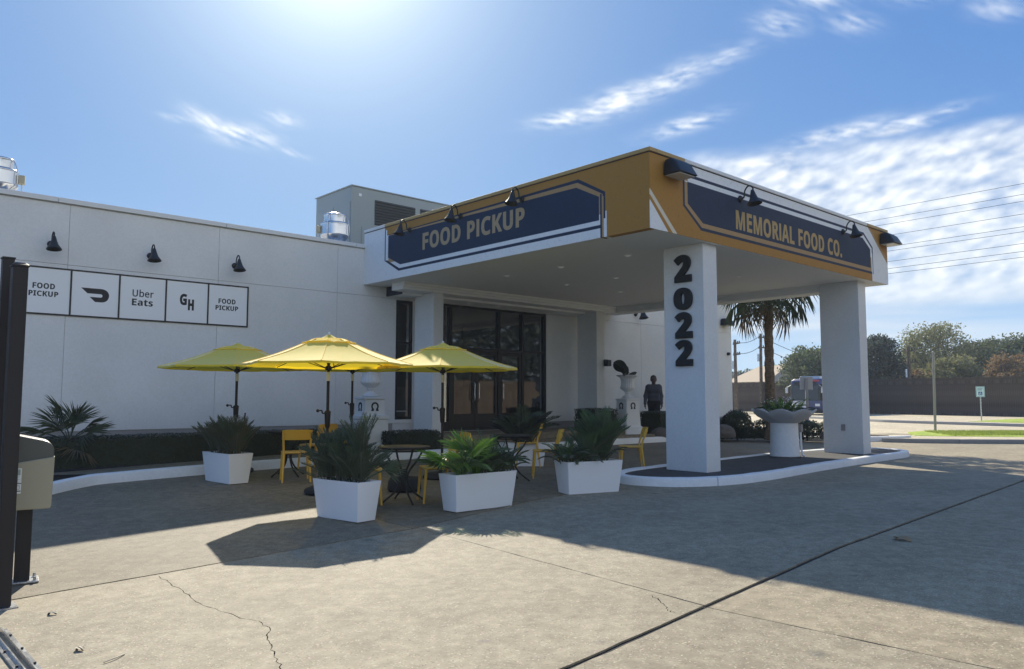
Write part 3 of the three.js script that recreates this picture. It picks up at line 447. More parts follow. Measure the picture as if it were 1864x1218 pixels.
// ---------------------------------------------------------------- sign row on the wall
{
  const o = thing('wall_sign', 'row of five square white pickup signs in black frames on the white wall', 'sign', [0, 0, ZW]);
  const xs = [2.663, 3.467, 4.277, 5.116, 5.934, 6.756], y0 = 2.811, y1 = 3.634, ink = '#15161a';
  const put = (draw) => { const [c, g] = canvas(320, 328); g.fillStyle = '#e9eaea'; g.fillRect(0, 0, 320, 328); g.fillStyle = ink; g.strokeStyle = ink; draw(g); return mat(1, 1, 1, 0.55, { map: tex(c, 0) }); };
  const line = (g, s, cx, y, w, h, wt = 'normal', lw = 2) => { g.save(); g.font = `${wt} 100px sans-serif`; const m = g.measureText(s).width; g.translate(cx - w / 2, y); g.scale(w / m, h / 72); g.fillText(s, 0, 0); g.lineWidth = lw; g.strokeText(s, 0, 0); g.restore(); };
  const food = (g) => { line(g, 'FOOD', 150, 150, 150, 40, 'bold', 0); line(g, 'PICKUP', 150, 206, 196, 38, 'bold', 0); };
  const dash = (g) => { g.beginPath(); g.moveTo(62, 118); g.lineTo(196, 118); g.bezierCurveTo(250, 118, 262, 160, 252, 184); g.bezierCurveTo(244, 212, 222, 220, 200, 220); g.lineTo(160, 220); g.lineTo(122, 184); g.lineTo(196, 184); g.bezierCurveTo(214, 184, 214, 158, 196, 158); g.lineTo(106, 158); g.closePath(); g.fill(); };
  const uber = (g) => { line(g, 'Uber', 158, 152, 156, 52, 'normal', 3); line(g, 'Eats', 156, 222, 158, 52, 'bold', 0); };
  const gh = (g) => { line(g, 'G', 130, 186, 62, 84, 'bold', 6); line(g, 'H', 190, 226, 56, 84, 'bold', 6); };
  [food, dash, uber, gh, food].forEach((d, i) => { const g = new THREE.BoxGeometry(xs[i + 1] - xs[i] - 0.03, y1 - y0 - 0.03, 0.012); g.translate((xs[i] + xs[i + 1]) / 2, (y0 + y1) / 2, 0.01); P('sign_panel', g, put(d), o, ['white panel with the words food pickup, leftmost', 'white panel with a bold curved arrow mark', 'white panel with two short words', 'white panel with two staggered letters', 'white panel with the words food pickup, rightmost'][i]); });
  for (const x of xs) P('frame_bar', box(x - 0.015, x + 0.015, y0 - 0.015, y1 + 0.015, 0.001, 0.024), M.black, o);
  for (const y of [y0, y1]) for (let i = 0; i < 5; i++) P('frame_bar', box(xs[i] + 0.0152, xs[i + 1] - 0.0152, y - 0.014, y + 0.014, 0.001, 0.022), M.black, o);
}

// ---------------------------------------------------------------- lamps
function gooseneck(name, label, pos, turn, s, group) {      // +z away from the wall
  const o = thing(name, label, 'wall lamp', pos, turn, group);
  P('wall_plate', [lathe([[0, 0], [0.075, 0], [0.075, 0.02], [0.05, 0.05], [0, 0.055]], 20).rotateX(PI / 2).scale(s, s, s)], M.black, o);
  P('arm', [tube([V3(0, 0, 0.04), V3(0, 0.02, 0.09), V3(0, 0.16, 0.12), V3(0, 0.24, 0.2), V3(0, 0.2, 0.29), V3(0, 0.1, 0.31)].map((v) => v.multiplyScalar(s)), 0.016 * s, 28, 8)], M.black, o);
  P('lamp_shade', [lathe([[0, 0.14], [0.03, 0.14], [0.045, 0.09], [0.06, 0.03], [0.09, -0.06], [0.15, -0.15], [0.155, -0.165], [0.145, -0.16], [0.085, -0.065], [0.05, 0.02], [0, 0.06]], 28).rotateX(-0.16).translate(0, 0, 0.31).scale(s, s, s)], M.black, o);
  return o;
}
gooseneck('gooseneck_lamp', 'black gooseneck lamp on the wall above the leftmost sign panel', [3.12, 4.06, ZW], 0, 0.8);
gooseneck('gooseneck_lamp', 'black gooseneck lamp on the wall above the middle sign panel', [4.80, 4.06, ZW], 0, 0.8);
gooseneck('gooseneck_lamp', 'black gooseneck lamp on the wall above the rightmost sign panel', [6.46, 4.06, ZW], 0, 0.8);
gooseneck('gooseneck_lamp', 'black gooseneck lamp on the white wall seen between the canopy columns', [19.6, 4.02, ZW], 0, 1.0);
[[-13.75, 'first, nearest the building'], [-11.98, 'middle one'], [-10.18, 'last, nearest the canopy corner']].forEach(([z, t]) => gooseneck('fascia_lamp', `black gooseneck lamp over the food pickup lettering, ${t}`, [XL, 4.97, z], -PI / 2, 0.8));
[[12.15, 'lamp over the start of the front canopy lettering'], [16.2, 'lamp over the end of the front canopy lettering']].forEach(([x, t]) => gooseneck('fascia_lamp', `black gooseneck ${t}`, [x, 4.88, ZF], 0, 0.85));
function flood(label, pos, turn) {
  const o = thing('floodlight', label, 'floodlight', pos, turn);
  P('housing', [loft([[-0.13, 0.46, 0.10, 0.02, 0, 0.19], [-0.12, 0.48, 0.34, 0.03, 0, 0.17], [0.06, 0.46, 0.24, 0.04, 0, 0.12], [0.12, 0.40, 0.16, 0.04, 0, 0.09]], 0.03)], M.black, o);
  P('lens', [box(-0.2, 0.2, -0.145, -0.132, 0.03, 0.3)], mat(0.5, 0.5, 0.46, 0.25), o); P('bracket', [box(-0.06, 0.06, -0.06, 0.06, 0, 0.04)], M.black, o);
}
flood('black floodlight box on the front canopy fascia beside the ochre corner', [10.12, 5.0, ZF], 0);
flood('black floodlight box at the far right end of the front canopy fascia', [18.3, 5.0, ZF], 0);
flood('black floodlight box high on the white wall at its far right corner', [24.72, 4.1, ZW], 0);
{ const o = thing('security_camera', 'tiny dark dome camera on the far right end of the white wall', 'camera', [24.93, 2.95, ZW]); P('dome', [new THREE.SphereGeometry(0.06, 16, 10).translate(0, 0, 0.05)], M.black, o); P('mount', [new THREE.CylinderGeometry(0.05, 0.06, 0.05, 14).rotateX(PI / 2).translate(0, 0, 0.022)], M.black, o); }
gooseneck('gooseneck_lamp', 'black gooseneck lamp sticking out from the far end wall of the building', [25.2, 2.65, -17.3], PI / 2, 1.25);

// ---------------------------------------------------------------- roof equipment
{
  const o = thing('rooftop_unit', 'big grey green air conditioning unit on the roof behind the canopy', 'air conditioner', [10.02, 4.6, -17.0]);   // corner nearest the camera
  const W = 5.2, H = 2.14, D = 1.85;
  P('cabinet', [box(0, W, 0.12, H - 0.03, -D, 0, 0.01), box(-0.03, W + 0.03, H - 0.03, H, -D - 0.03, 0.03, 0.008), box(0.05, W - 0.05, 0, 0.12, -D + 0.05, -0.05)], M.hvac, o);
  for (const [a, b] of [[0.68, 1.95], [2.12, 3.4]]) { P('louver_recess', [box(a, b, 1.2, 1.86, 0.002, 0.012)], M.hvacDark, o); for (let k = 0; k < 9; k++) { const g = new THREE.BoxGeometry(b - a - 0.02, 0.006, 0.05); g.rotateX(0.6); g.translate((a + b) / 2, 1.24 + k * 0.072, 0.028); P('louver_slat', muv(g), M.louver, o); } }
  for (const [a, b, c, d] of [[0.3, 0.95, 0.3, 1.1], [1.0, 1.9, 0.3, 1.1], [2.1, 3.3, 0.3, 1.1]]) P('access_panel', box(a, b, c, d, 0.001, 0.014, 0.006), M.hvac, o);
  for (const [z0, z1] of [[-0.86, -0.06], [-1.74, -0.9]]) P('access_panel', box(-0.014, -0.001, 0.3, 1.72, z0, z1, 0.006), M.hvac, o);
  for (const z of [-0.96, -0.8]) P('latch', box(-0.05, -0.015, 1.28, 1.42, z - 0.03, z + 0.03, 0.006), M.hvacDark, o);
  P('data_plate', box(0.2, 0.28, 1.88, 1.95, 0.002, 0.012), M.whitePl, o); P('data_plate', box(0.52, 0.62, 0.98, 1.04, 0.016, 0.026), M.whitePl, o); P('vent_cap', [new THREE.CylinderGeometry(0.06, 0.06, 0.06, 14).rotateX(PI / 2).translate(1.42, 1.14, 0.045)], M.galv, o);
}
function fan(label, pos, s, turn, k) {
  const o = thing('exhaust_fan', label, 'roof fan', pos, turn); o.scale.setScalar(k);
  P('curb', [box(-0.4 * s, 0.4 * s, 0, 0.42, -0.4 * s, 0.4 * s, 0.01)], M.galv, o);
  P('fan_bowl', [lathe([[0.24, 0.42], [0.27, 0.46], [0.33, 0.56], [0.40, 0.62], [0.41, 0.66], [0.40, 0.67], [0.40, 0.92], [0.41, 0.93], [0.41, 0.96], [0.36, 0.99], [0, 0.99]].map(([r, y]) => [r * s, y]), 40)], M.alu, o);
  P('motor_cap', [lathe([[0.31, 0.992], [0.31, 1.16], [0.325, 1.165], [0.325, 1.2], [0.29, 1.22], [0, 1.235]].map(([r, y]) => [r * s, y]), 36)], M.alu, o);
  for (let k = 0; k < 4; k++) { const a = k * PI / 2 + 0.5; P('strut', [tube([V3(Math.cos(a) * 0.3 * s, 0.43, Math.sin(a) * 0.3 * s), V3(Math.cos(a) * 0.43 * s, 0.6, Math.sin(a) * 0.43 * s), V3(Math.cos(a) * 0.43 * s, 0.98, Math.sin(a) * 0.43 * s), V3(Math.cos(a) * 0.33 * s, 1.19, Math.sin(a) * 0.33 * s)], 0.012, 16, 6)], M.galv, o); }
  P('junction_box', [box(0.40 * s, 0.53 * s, 0.72, 0.9, -0.08, 0.08, 0.008)], M.beige, o); P('conduit', [tube([V3(0.47 * s, 0.72, 0), V3(0.47 * s, 0.4, 0), V3(0.47 * s, 0, 0)], 0.014, 8, 6)], M.galv, o);
}
fan('silver exhaust fan on the roof in front of the air conditioning unit', [9.2, 4.6, -16.35], 0.92, 2.6, 0.91);
fan('silver exhaust fan on the roof at the left edge of the photo', [2.40, 4.6, -16.35], 0.9, -0.25, 0.85);

// ---------------------------------------------------------------- gate, gate operator
{
  const o = thing('gate_post', 'dark steel gate post with a sunlit flat cap at the left edge', 'post', [1.155, gy(1.1, -6.75), -6.75]);
  P('post', [box(-0.05, 0.05, 0.012, 2.5, -0.05, 0.05, 0.006)], M.bronze, o); P('cap', [loft([[2.5, 0.112, 0.112], [2.512, 0.112, 0.112], [2.53, 0.07, 0.07]], 0.006)], M.bronze, o); P('base_plate', [box(-0.09, 0.09, 0, 0.012, -0.09, 0.09)], M.galv, o);
  const b = thing('gate_post', 'taller dark steel guide post just behind the capped gate post', 'post', [1.135, gy(1.1, -7.1), -7.1]);
  P('post', [box(-0.04, 0.04, 0, 2.6, -0.04, 0.04, 0.006)], M.bronze, b); P('cap', [box(-0.044, 0.044, 2.6, 2.612, -0.044, 0.044)], M.bronze, b); P('roller', [new THREE.CylinderGeometry(0.05, 0.05, 0.09, 16).rotateZ(PI / 2).translate(-0.08, 2.1, 0)], M.blackMatte, b);
  const g = thing('sliding_gate', 'dark steel picket gate with spear tops slid back at the left edge', 'gate', [1.0, gy(1, -7.2), -7.2]);
  P('frame', [box(-0.03, 0.03, 0.1, 2.3, -0.03, 0.03), box(-0.025, 0.025, 0.1, 0.18, -3.2, -0.031), box(-0.025, 0.025, 2.08, 2.14, -3.2, -0.031), box(-0.025, 0.025, 1.0, 1.06, -3.2, -0.031)], M.bronze, g);
  for (let k = 0; k < 22; k++) { const z = -0.12 - k * 0.135; P('picket', [box(-0.01, 0.01, 0.182, 2.38, z - 0.01, z + 0.01), new THREE.ConeGeometry(0.03, 0.12, 4).translate(0, 2.44, z), new THREE.ConeGeometry(0.018, 0.05, 4).rotateX(PI / 2).translate(0, 2.39, z + 0.03)], M.bronze, g); }
  const t = thing('gate_track', 'grey steel gate track bolted to the concrete at the lower left corner', 'gate track', [1.02, gy(1.02, -5), -0.55]);
  P('rail', [box(-0.06, -0.02, 0, 0.012, -5.55, -2.6), box(-0.028, -0.02, 0.012, 0.03, -5.55, -2.6)], M.galv, t); P('rail', [box(0.02, 0.06, 0, 0.012, -5.55, -2.6), box(0.02, 0.028, 0.012, 0.03, -5.55, -2.6)], M.galv, t);
  for (let k = 0; k < 6; k++) for (const x of [-0.042, 0.046]) P('bolt', [new THREE.CylinderGeometry(0.008, 0.008, 0.012, 6).translate(x, 0.018, -5.35 + k * 0.35)], M.blackMatte, t);
}
{
  const o = thing('gate_operator', 'beige gate motor box with dark top and stickers on a steel post', 'gate motor', [1.405, gy(1.48, -7.47), -7.47], -0.17);
  P('post', [box(-0.055, 0.055, 0.015, 0.63, -0.055, 0.055, 0.004)], M.bronze, o); P('base_plate', [box(-0.12, 0.12, 0, 0.015, -0.11, 0.11, 0.003)], M.galv, o);
  for (const [x, z] of [[-0.09, 0.08], [0.09, 0.08], [-0.09, -0.08], [0.09, -0.08]]) P('anchor_bolt', [new THREE.CylinderGeometry(0.012, 0.012, 0.03, 6).translate(x, 0.03, z)], M.galv, o);
  const ext = (f, z0, d, b = 0.008) => { const s = new THREE.Shape(); f(s); const g = new THREE.ExtrudeGeometry(s, { depth: d, bevelEnabled: true, bevelSize: b, bevelThickness: b, bevelSegments: 2, curveSegments: 10 }); g.translate(-0.02, 0.175, z0); return g; };
  P('housing', [ext((s) => { s.moveTo(-0.135, 0.43); s.lineTo(0.175, 0.43); s.quadraticCurveTo(0.19, 0.43, 0.19, 0.45); s.lineTo(0.2, 0.83); s.lineTo(0.02, 0.80); s.quadraticCurveTo(-0.13, 0.79, -0.135, 0.66); s.closePath(); }, -0.16, 0.34)], M.beige, o);
  P('top_cover', [ext((s) => { s.moveTo(-0.14, 0.5); s.lineTo(0.18, 0.5); s.lineTo(0.195, 0.88); s.quadraticCurveTo(0.19, 0.945, 0.12, 0.965); s.lineTo(-0.14, 1.03); s.closePath(); }, -0.15, 0.31)], M.smoke, o);
  const [c, g] = canvas(128, 256); g.fillStyle = '#e4e6e0'; g.fillRect(0, 0, 128, 256); g.fillStyle = '#9aa39a'; g.fillRect(60, 10, 56, 60); g.fillStyle = '#70776f'; for (let k = 0; k < 7; k++) g.fillRect(8, 84 + k * 9, 100 - (k % 3) * 14, 3); g.fillStyle = '#2c302c'; g.fillRect(0, 150, 128, 8); g.fillRect(4, 226, 120, 10); g.strokeStyle = '#8a8f88'; g.lineWidth = 5; g.strokeRect(20, 176, 90, 36);
  const lm = mat(1, 1, 1, 0.5, { map: tex(c, 0) }), q = new THREE.BoxGeometry(0.085, 0.2, 0.003); q.translate(-0.08, 0.83, 0.1905); P('sticker', q, lm, o); P('screw', [new THREE.CylinderGeometry(0.008, 0.008, 0.008, 8).rotateX(PI / 2).translate(-0.13, 0.635, 0.193)], M.blackMatte, o);
}

// ---------------------------------------------------------------- patio furniture
function canopyGeo(r0, r1, yIn, yOut, n, sag, hem) {
  const pos = [], idx = [], SEG = 48, K = 9; const ring = (t) => { const r = lerp(r0, r1, t); for (let i = 0; i <= SEG; i++) { const a = i / SEG * 2 * PI, w = (a / (2 * PI / n)) % 1, mid = Math.sin(w * PI), rad = r * Math.cos(PI / n) / Math.cos(((w - 0.5) * 2 * PI / n)); pos.push(Math.cos(a) * rad, lerp(yIn, yOut, t) - 0.05 * Math.sin(t * PI) * 0.6 - sag * mid * t * (0.6 + 0.4 * t) + 0.012 * mid * t * noise.noise(Math.cos(a) * 7, t * 2.5, Math.sin(a) * 7), Math.sin(a) * rad); } };
  for (let j = 0; j <= K; j++) ring(j / K);
  if (hem) { const q = pos.slice(-3 * (SEG + 1)); for (let i = 0; i < q.length; i += 3) pos.push(q[i] * 1.002, q[i + 1] - hem, q[i + 2] * 1.002); }
  for (let j = 0; j < K + (hem ? 1 : 0); j++) for (let i = 0; i < SEG; i++) { const a = j * (SEG + 1) + i, b = a + 1, c = a + SEG + 1; idx.push(a, b, c + 1, a, c + 1, c); }
  const g = new THREE.BufferGeometry(); g.setAttribute('position', new THREE.Float32BufferAttribute(pos, 3)); g.setIndex(idx); return muv(toCreasedNormals(g, 0.25));
}
const umb = (() => {
  const o = new THREE.Group(), r = 1.14, yr = 1.73, yt = 2.16;
  const c = P('canopy', canopyGeo(0.2, r, yt - 0.085, yr, 8, 0.007, 0.03), M.fabric, o);
  P('vent_flap', canopyGeo(0.02, 0.36, yt - 0.03, yt - 0.132, 8, 0.006, 0.012), M.fabric, c);
  P('finial', [lathe([[0, 0.0], [0.012, -0.004], [0.016, -0.014], [0.022, -0.03], [0.02, -0.06]].map(([a, b]) => [a, b + yt]), 16)], M.whitePl, o);
  P('pole', [rod(V3(0, 0.1, 0), V3(0, yt - 0.02, 0), 0.02, 0.02, 14)], M.pole, o);
  P('tilt_joint', [rod(V3(0, 1.5, 0), V3(0, 1.62, 0), 0.025, 0.025, 14)], M.whitePl, o);
  P('seam', Array.from({ length: 8 }, (_, k) => { const a = k / 8 * 2 * PI, q = (t) => V3(Math.cos(a) * lerp(0.2, r, t), lerp(yt - 0.085, yr, t) - 0.03 * Math.sin(t * PI) + 0.001, Math.sin(a) * lerp(0.2, r, t)); return tube([0.02, 0.25, 0.5, 0.75, 0.99].map(q), 0.006, 16, 5); }), M.fabric, c);
  for (let k = 0; k < 8; k++) { const a = k / 8 * 2 * PI, d = V3(Math.cos(a), 0, Math.sin(a)); P('rib', [rod(d.clone().multiplyScalar(0.04).setY(yt - 0.1), d.clone().multiplyScalar(r * 0.5).setY((yt + yr) / 2 - 0.095), 0.008, 0.007, 6), rod(d.clone().multiplyScalar(r * 0.5).setY((yt + yr) / 2 - 0.095), d.clone().multiplyScalar(r * 0.975).setY(yr - 0.02), 0.007, 0.006, 6), rod(d.clone().multiplyScalar(0.035).setY(yr - 0.06), d.clone().multiplyScalar(r * 0.5).setY((yt + yr) / 2 - 0.1), 0.006, 0.006, 6)], M.pole, o); }
  P('runner', [lathe([[0.02, -0.03], [0.045, -0.02], [0.045, 0.02], [0.02, 0.04]].map(([a, b]) => [a, b + yr - 0.06]), 16)], M.pole, o);
  P('crank_housing', [lathe([[0.022, 0.86], [0.034, 0.89], [0.042, 1.06], [0.045, 1.08], [0.03, 1.1], [0.02, 1.1]], 16)], M.pole, o); P('crank', [tube([V3(-0.02, 1.06, 0), V3(-0.09, 1.07, 0), V3(-0.1, 1.1, 0), V3(-0.16, 1.1, 0)], 0.01, 14, 6), new THREE.SphereGeometry(0.022, 10, 8).translate(-0.17, 1.1, 0)], M.black, o);
  P('base', [lathe([[0, 0], [0.27, 0], [0.29, 0.02], [0.28, 0.06], [0.2, 0.095], [0.06, 0.11], [0.045, 0.13], [0.04, 0.32], [0.025, 0.33]], 32)], M.blackMatte, o);
  return o;
})();
function putUmb(x, z, turn, label, s = 1, sy = 1, tilt = 0) { const o = umb.clone(); o.name = numbered('patio_umbrella'); o.position.set(x, gy(x, z) + 0.001, z); o.rotation.set(0, turn, tilt); o.scale.set(s, sy, s); scene.add(o); tag(o, label, 'umbrella', 'yellow umbrellas over the patio tables'); return o; }
putUmb(5.42, -9.74, 0.2, 'yellow patio umbrella in the middle, the frontmost and fullest in the sun', 1.03, 1.03);
putUmb(5.32, -12.6, 0.35, 'yellow patio umbrella on the left, shaded to olive green', 1.07, 1.0);
putUmb(7.56, -9.92, 0.1, 'yellow patio umbrella on the right, before the glass entrance doors', 1.05, 1.01);
putUmb(7.42, -12.45, 0.3, 'yellow patio umbrella mostly hidden behind the middle umbrella');
const chair = (() => {               // faces +z
  const o = new THREE.Group(), w = 0.42, d = 0.42, h = 0.45;
  const s = loft([[h - 0.028, 0.37, 0.36, 0.05], [h - 0.012, 0.425, 0.41, 0.06], [h, 0.42, 0.405, 0.06], [h - 0.006, 0.34, 0.33, 0.05]], 0.06, 5); P('seat', s, M.yellow, o);
  for (const sx of [-1, 1]) { P('leg', [rod(V3(sx * 0.185, h - 0.012, 0.17), V3(sx * 0.205, 0, 0.205), 0.021, 0.013, 10)], M.yellow, o); P('leg', [rod(V3(sx * 0.185, h - 0.012, -0.17), V3(sx * 0.205, 0, -0.23), 0.022, 0.013, 10)], M.yellow, o);
    P('back_post', [tube([V3(sx * 0.188, h - 0.02, -0.175), V3(sx * 0.195, h + 0.1, -0.195), V3(sx * 0.2, h + 0.2, -0.235), V3(sx * 0.198, h + 0.3, -0.275)], 0.018, 14, 8)], M.yellow, o); }
  const g = new THREE.BoxGeometry(0.44, 0.155, 0.026, 14, 5, 1), p = g.attributes.position; for (let i = 0; i < p.count; i++) { const x = p.getX(i), y = p.getY(i), q = Math.abs(x) / 0.22; p.setXYZ(i, x, y * (1 - 0.12 * q ** 6) + h + 0.262, p.getZ(i) - 0.285 - y * 0.3 + 0.05 * q * q); } P('backrest', muv(toCreasedNormals(g, 0.7)), M.yellow, o);
  return o;
})();
function putChair(x, z, turn, label) { const o = chair.clone(); o.name = numbered('patio_chair'); o.position.set(x, gy(x, z) + 0.001, z); o.rotation.y = turn; scene.add(o); return tag(o, label, 'chair', 'yellow chairs at the patio tables'); }
putChair(5.62, -11.05, 2.75, 'yellow chair with its back turned, right of the leftmost white planter');
putChair(6.42, -11.9, 3.5, 'yellow chair whose backrest shows behind the middle umbrella pole');
putChair(5.38, -8.66, 1.0, 'yellow chair left of the near bistro table, half hidden by the planter palm');
putChair(6.16, -8.2, -2.0, 'yellow chair right of the near bistro table, turned sideways');
putChair(7.6, -9.0, 1.2, 'yellow chair hidden behind the sunlit palm of the wide planter');
putChair(9.1, -9.15, -2.3, 'yellow chair standing left of the rightmost planter, legs clear');
putChair(10.0, -10.55, -2.2, 'yellow chair at the back, its backrest showing above the rightmost planter');
putChair(11.2, -9.05, -2.35, 'yellow chair on its own side-on by the island kerb');
const table = (() => {
  const o = new THREE.Group(), h = 0.7, r = 0.34;
  P('tabletop', [lathe([[0, h - 0.012], [r - 0.02, h - 0.012], [r, h - 0.004], [r + 0.004, h + 0.008], [r - 0.004, h + 0.014], [0, h + 0.012]], 40)], M.iron, o);
  P('apron_ring', [new THREE.TorusGeometry(r - 0.07, 0.01, 8, 36).rotateX(PI / 2).translate(0, h - 0.04, 0)], M.iron, o);
  for (let k = 0; k < 4; k++) { const a = k * PI / 2 + 0.4, q = (rad, y) => V3(Math.cos(a) * rad, y, Math.sin(a) * rad); P('leg', [tube([q(0.28, h - 0.02), q(0.2, h - 0.16), q(0.07, h - 0.32), q(0.05, h - 0.42), q(0.12, 0.14), q(0.3, 0.0)], 0.013, 26, 8)], M.iron, o); }
  P('leg_ring', [new THREE.TorusGeometry(0.06, 0.009, 8, 24).rotateX(PI / 2).translate(0, h - 0.36, 0)], M.iron, o);
  return o;
})();
function putTable(x, z, turn, label) { const o = table.clone(); o.name = numbered('bistro_table'); o.position.set(x, gy(x, z) + 0.001, z); o.rotation.y = turn; scene.add(o); return tag(o, label, 'table', 'round bistro tables on the patio'); }
putTable(5.82, -8.45, 0.2, 'round dark iron bistro table between the two near white planters');
putTable(5.8, -11.65, 0.5, 'round dark iron bistro table behind the chair with its back turned');
putTable(8.35, -9.15, 0.9, 'round dark iron bistro table behind the wide planter with the bright palm');
putTable(10.45, -9.2, 0.3, 'round dark iron bistro table right behind the rightmost planter');
one('umbrella_base', 'black round umbrella base standing without a pole behind the near bistro table', 'umbrella base', lathe([[0, 0], [0.22, 0], [0.24, 0.03], [0.23, 0.13], [0.2, 0.19], [0.05, 0.2], [0.04, 0.3], [0.02, 0.3]], 28), M.blackMatte, [6.35, gy(6.35, -9.2) + 0.001, -9.2]);

// planters: corner nearest the camera, then the two visible base edges
function planter(label, c, l, r, lw, rw, h) {       // axes from corner to left and right corner
  const u = V3(l[0] - c[0], 0, l[1] - c[1]).normalize(), mid = [c[0] + u.x * lw / 2, c[1] + u.z * lw / 2];
  let v = V3(-u.z, 0, u.x); if (v.x * (r[0] - c[0]) + v.z * (r[1] - c[1]) < 0) v.negate();
  const cx = mid[0] + v.x * rw / 2, cz = mid[1] + v.z * rw / 2, turn = Math.atan2(-v.z, v.x);
  const o = thing('white_planter', label, 'planter', [cx, gy(cx, cz) + 0.001, cz], turn, 'white tapered planters round the patio');
  const W = rw, D = lw, k = 0.09;
  P('tub', [loft([[0, W, D], [h, W + k, D + k], [h, W + k - 0.05, D + k - 0.05], [h - 0.09, W + k - 0.075, D + k - 0.075]], 0.012, 3)], M.planter, o);
  P('soil', [box(-(W + k - 0.06) / 2, (W + k - 0.06) / 2, h - 0.075, h - 0.06, -(D + k - 0.06) / 2, (D + k - 0.06) / 2)], M.soil, o);
  return { c: V3(cx, gy(cx, cz) + h - 0.06, cz), u, v };
}
const pl1 = planter('white tapered planter with a bushy olive palm under the left umbrella', [4.70, -11.29], [4.64, -12.15], [4.92, -11.31], 0.78, 0.3, 0.44);
const pl2 = planter('white tapered planter nearest the camera, left of the near bistro table', [4.64, -7.62], [4.53, -8.31], [4.84, -7.60], 0.72, 0.26, 0.44);
const pl3 = planter('wide white planter with the sunlit bright green palm', [5.83, -7.36], [5.83, -7.58], [6.70, -7.39], 0.26, 0.9, 0.44);
const pl4 = planter('wide white planter with feathery palms closest to the island kerb', [7.98, -7.55], [8.06, -7.84], [9.06, -7.71], 0.3, 0.84, 0.45);
const pl5 = planter('white planter with a dark palm standing back near the entrance steps', [10.2, -10.3], [9.75, -10.75], [10.45, -10.45], 0.78, 0.3, 0.42);

// ---------------------------------------------------------------- plants
// a feather frond: rachis rising from the origin towards +x and arching over, leaflets either side
function frond(len, rise, arch, n, ll, lw, vee = 0.5) {
  const pts = [V3(0, 0, 0)], a0 = rise; let p = V3(0, 0, 0); const K = 10, dirs = [];
  for (let k = 0; k < K; k++) { const a = a0 - arch * Math.pow((k + 0.5) / K, 1.4); const d = V3(Math.cos(a), Math.sin(a), 0); dirs.push(d); p = p.clone().addScaledVector(d, len / K); pts.push(p); }
  const c = new THREE.CatmullRomCurve3(pts), out = [tube(pts, 0.005 + len * 0.004, 8, 4)], T = [];
  for (let k = 0; k < n; k++) {
    const t = lerp(0.16, 1, k / (n - 1)), q = c.getPointAt(t), tg = c.getTangentAt(t), up = V3(-tg.y, tg.x, 0), fade = Math.sin(PI * lerp(0.22, 0.97, t)) * 0.75 + 0.3, l = ll * fade * rr(0.85, 1.1);
    for (const s of [-1, 1]) {
      const d = tg.clone().multiplyScalar(lerp(0.45, 1.0, t)).add(V3(0, 0, s * 0.9)).addScaledVector(up, vee * rr(0.7, 1.2)).normalize(), tip = q.clone().addScaledVector(d, l).add(V3(0, -l * l * rr(0.25, 0.6), 0)), m = q.clone().addScaledVector(d, l * 0.45), side = tg.clone().multiplyScalar(lw * 0.5 * rr(0.8, 1.2)), lift = up.clone().multiplyScalar(lw * 0.25);
      const ml = m.clone().add(side).add(lift), mr = m.clone().sub(side).add(lift);
      T.push(...q.toArray(), ...ml.toArray(), ...m.toArray(), ...ml.toArray(), ...tip.toArray(), ...m.toArray(), ...q.toArray(), ...m.toArray(), ...mr.toArray(), ...mr.toArray(), ...m.toArray(), ...tip.toArray());
    }
  }
  out.push(tri(T)); return merge(out);
}
function fanLeaf(pet, rad, n, spread, droop, w) {        // a fan palm leaf on its stalk, along +x
  const out = [tube([V3(0, 0, 0), V3(pet * 0.5, pet * 0.06, 0), V3(pet, 0, 0)], 0.012, 8, 5)], T = [];
  for (let k = 0; k < n; k++) {
    const a = lerp(-spread, spread, k / (n - 1)) + rr(-0.03, 0.03), d = V3(Math.cos(a), 0, Math.sin(a)), s = V3(-d.z, 0, d.x), l = rad * rr(0.88, 1.05) * (0.75 + 0.25 * Math.cos(a)), q = (t, off, y) => V3(pet, 0, 0).addScaledVector(d, l * t).addScaledVector(s, off).add(V3(0, y, 0)).toArray(), dr = droop * rr(0.6, 1.3);
    const A = q(0.02, 0, 0), B = q(0.5, w, 0.02 - dr * 0.2), C = q(0.5, -w, 0.02 - dr * 0.2), Dm = q(0.5, 0, -0.005 - dr * 0.2), E = q(0.78, w * 0.55, -dr * 0.55), F = q(0.78, -w * 0.55, -dr * 0.55), Gm = q(1, 0, -dr);
    T.push(...A, ...B, ...Dm, ...A, ...Dm, ...C, ...B, ...E, ...Dm, ...Dm, ...F, ...C, ...E, ...Gm, ...Dm, ...Dm, ...Gm, ...F);
  }
  out.push(tri(T)); return merge(out);
}
function bladeLeaf(len, w, arch, rise) {                 // one broad banana-like blade
  const T = [], K = 8, at = (k) => { const t = k / K, a = rise - arch * t; return [V3(len * t * Math.cos(rise - arch * t * 0.5), len * t * Math.sin(rise - arch * t * 0.5), 0), w * Math.pow(Math.sin(PI * clamp(t * 0.94 + 0.06)), 0.7)]; };
  for (let k = 0; k < K; k++) { const [p, a] = at(k), [q, b] = at(k + 1); for (const s of [-1, 1]) { const e = p.clone().add(V3(0, a * 0.25, s * a)), f = q.clone().add(V3(0, b * 0.25, s * b)); T.push(...p.toArray(), ...e.toArray(), ...f.toArray(), ...p.toArray(), ...f.toArray(), ...q.toArray()); } }
  return merge([tri(T), tube([V3(-0.02, -0.1, 0), at(2)[0], at(5)[0], at(8)[0]], 0.008, 10, 5)]);
}
rs(301);
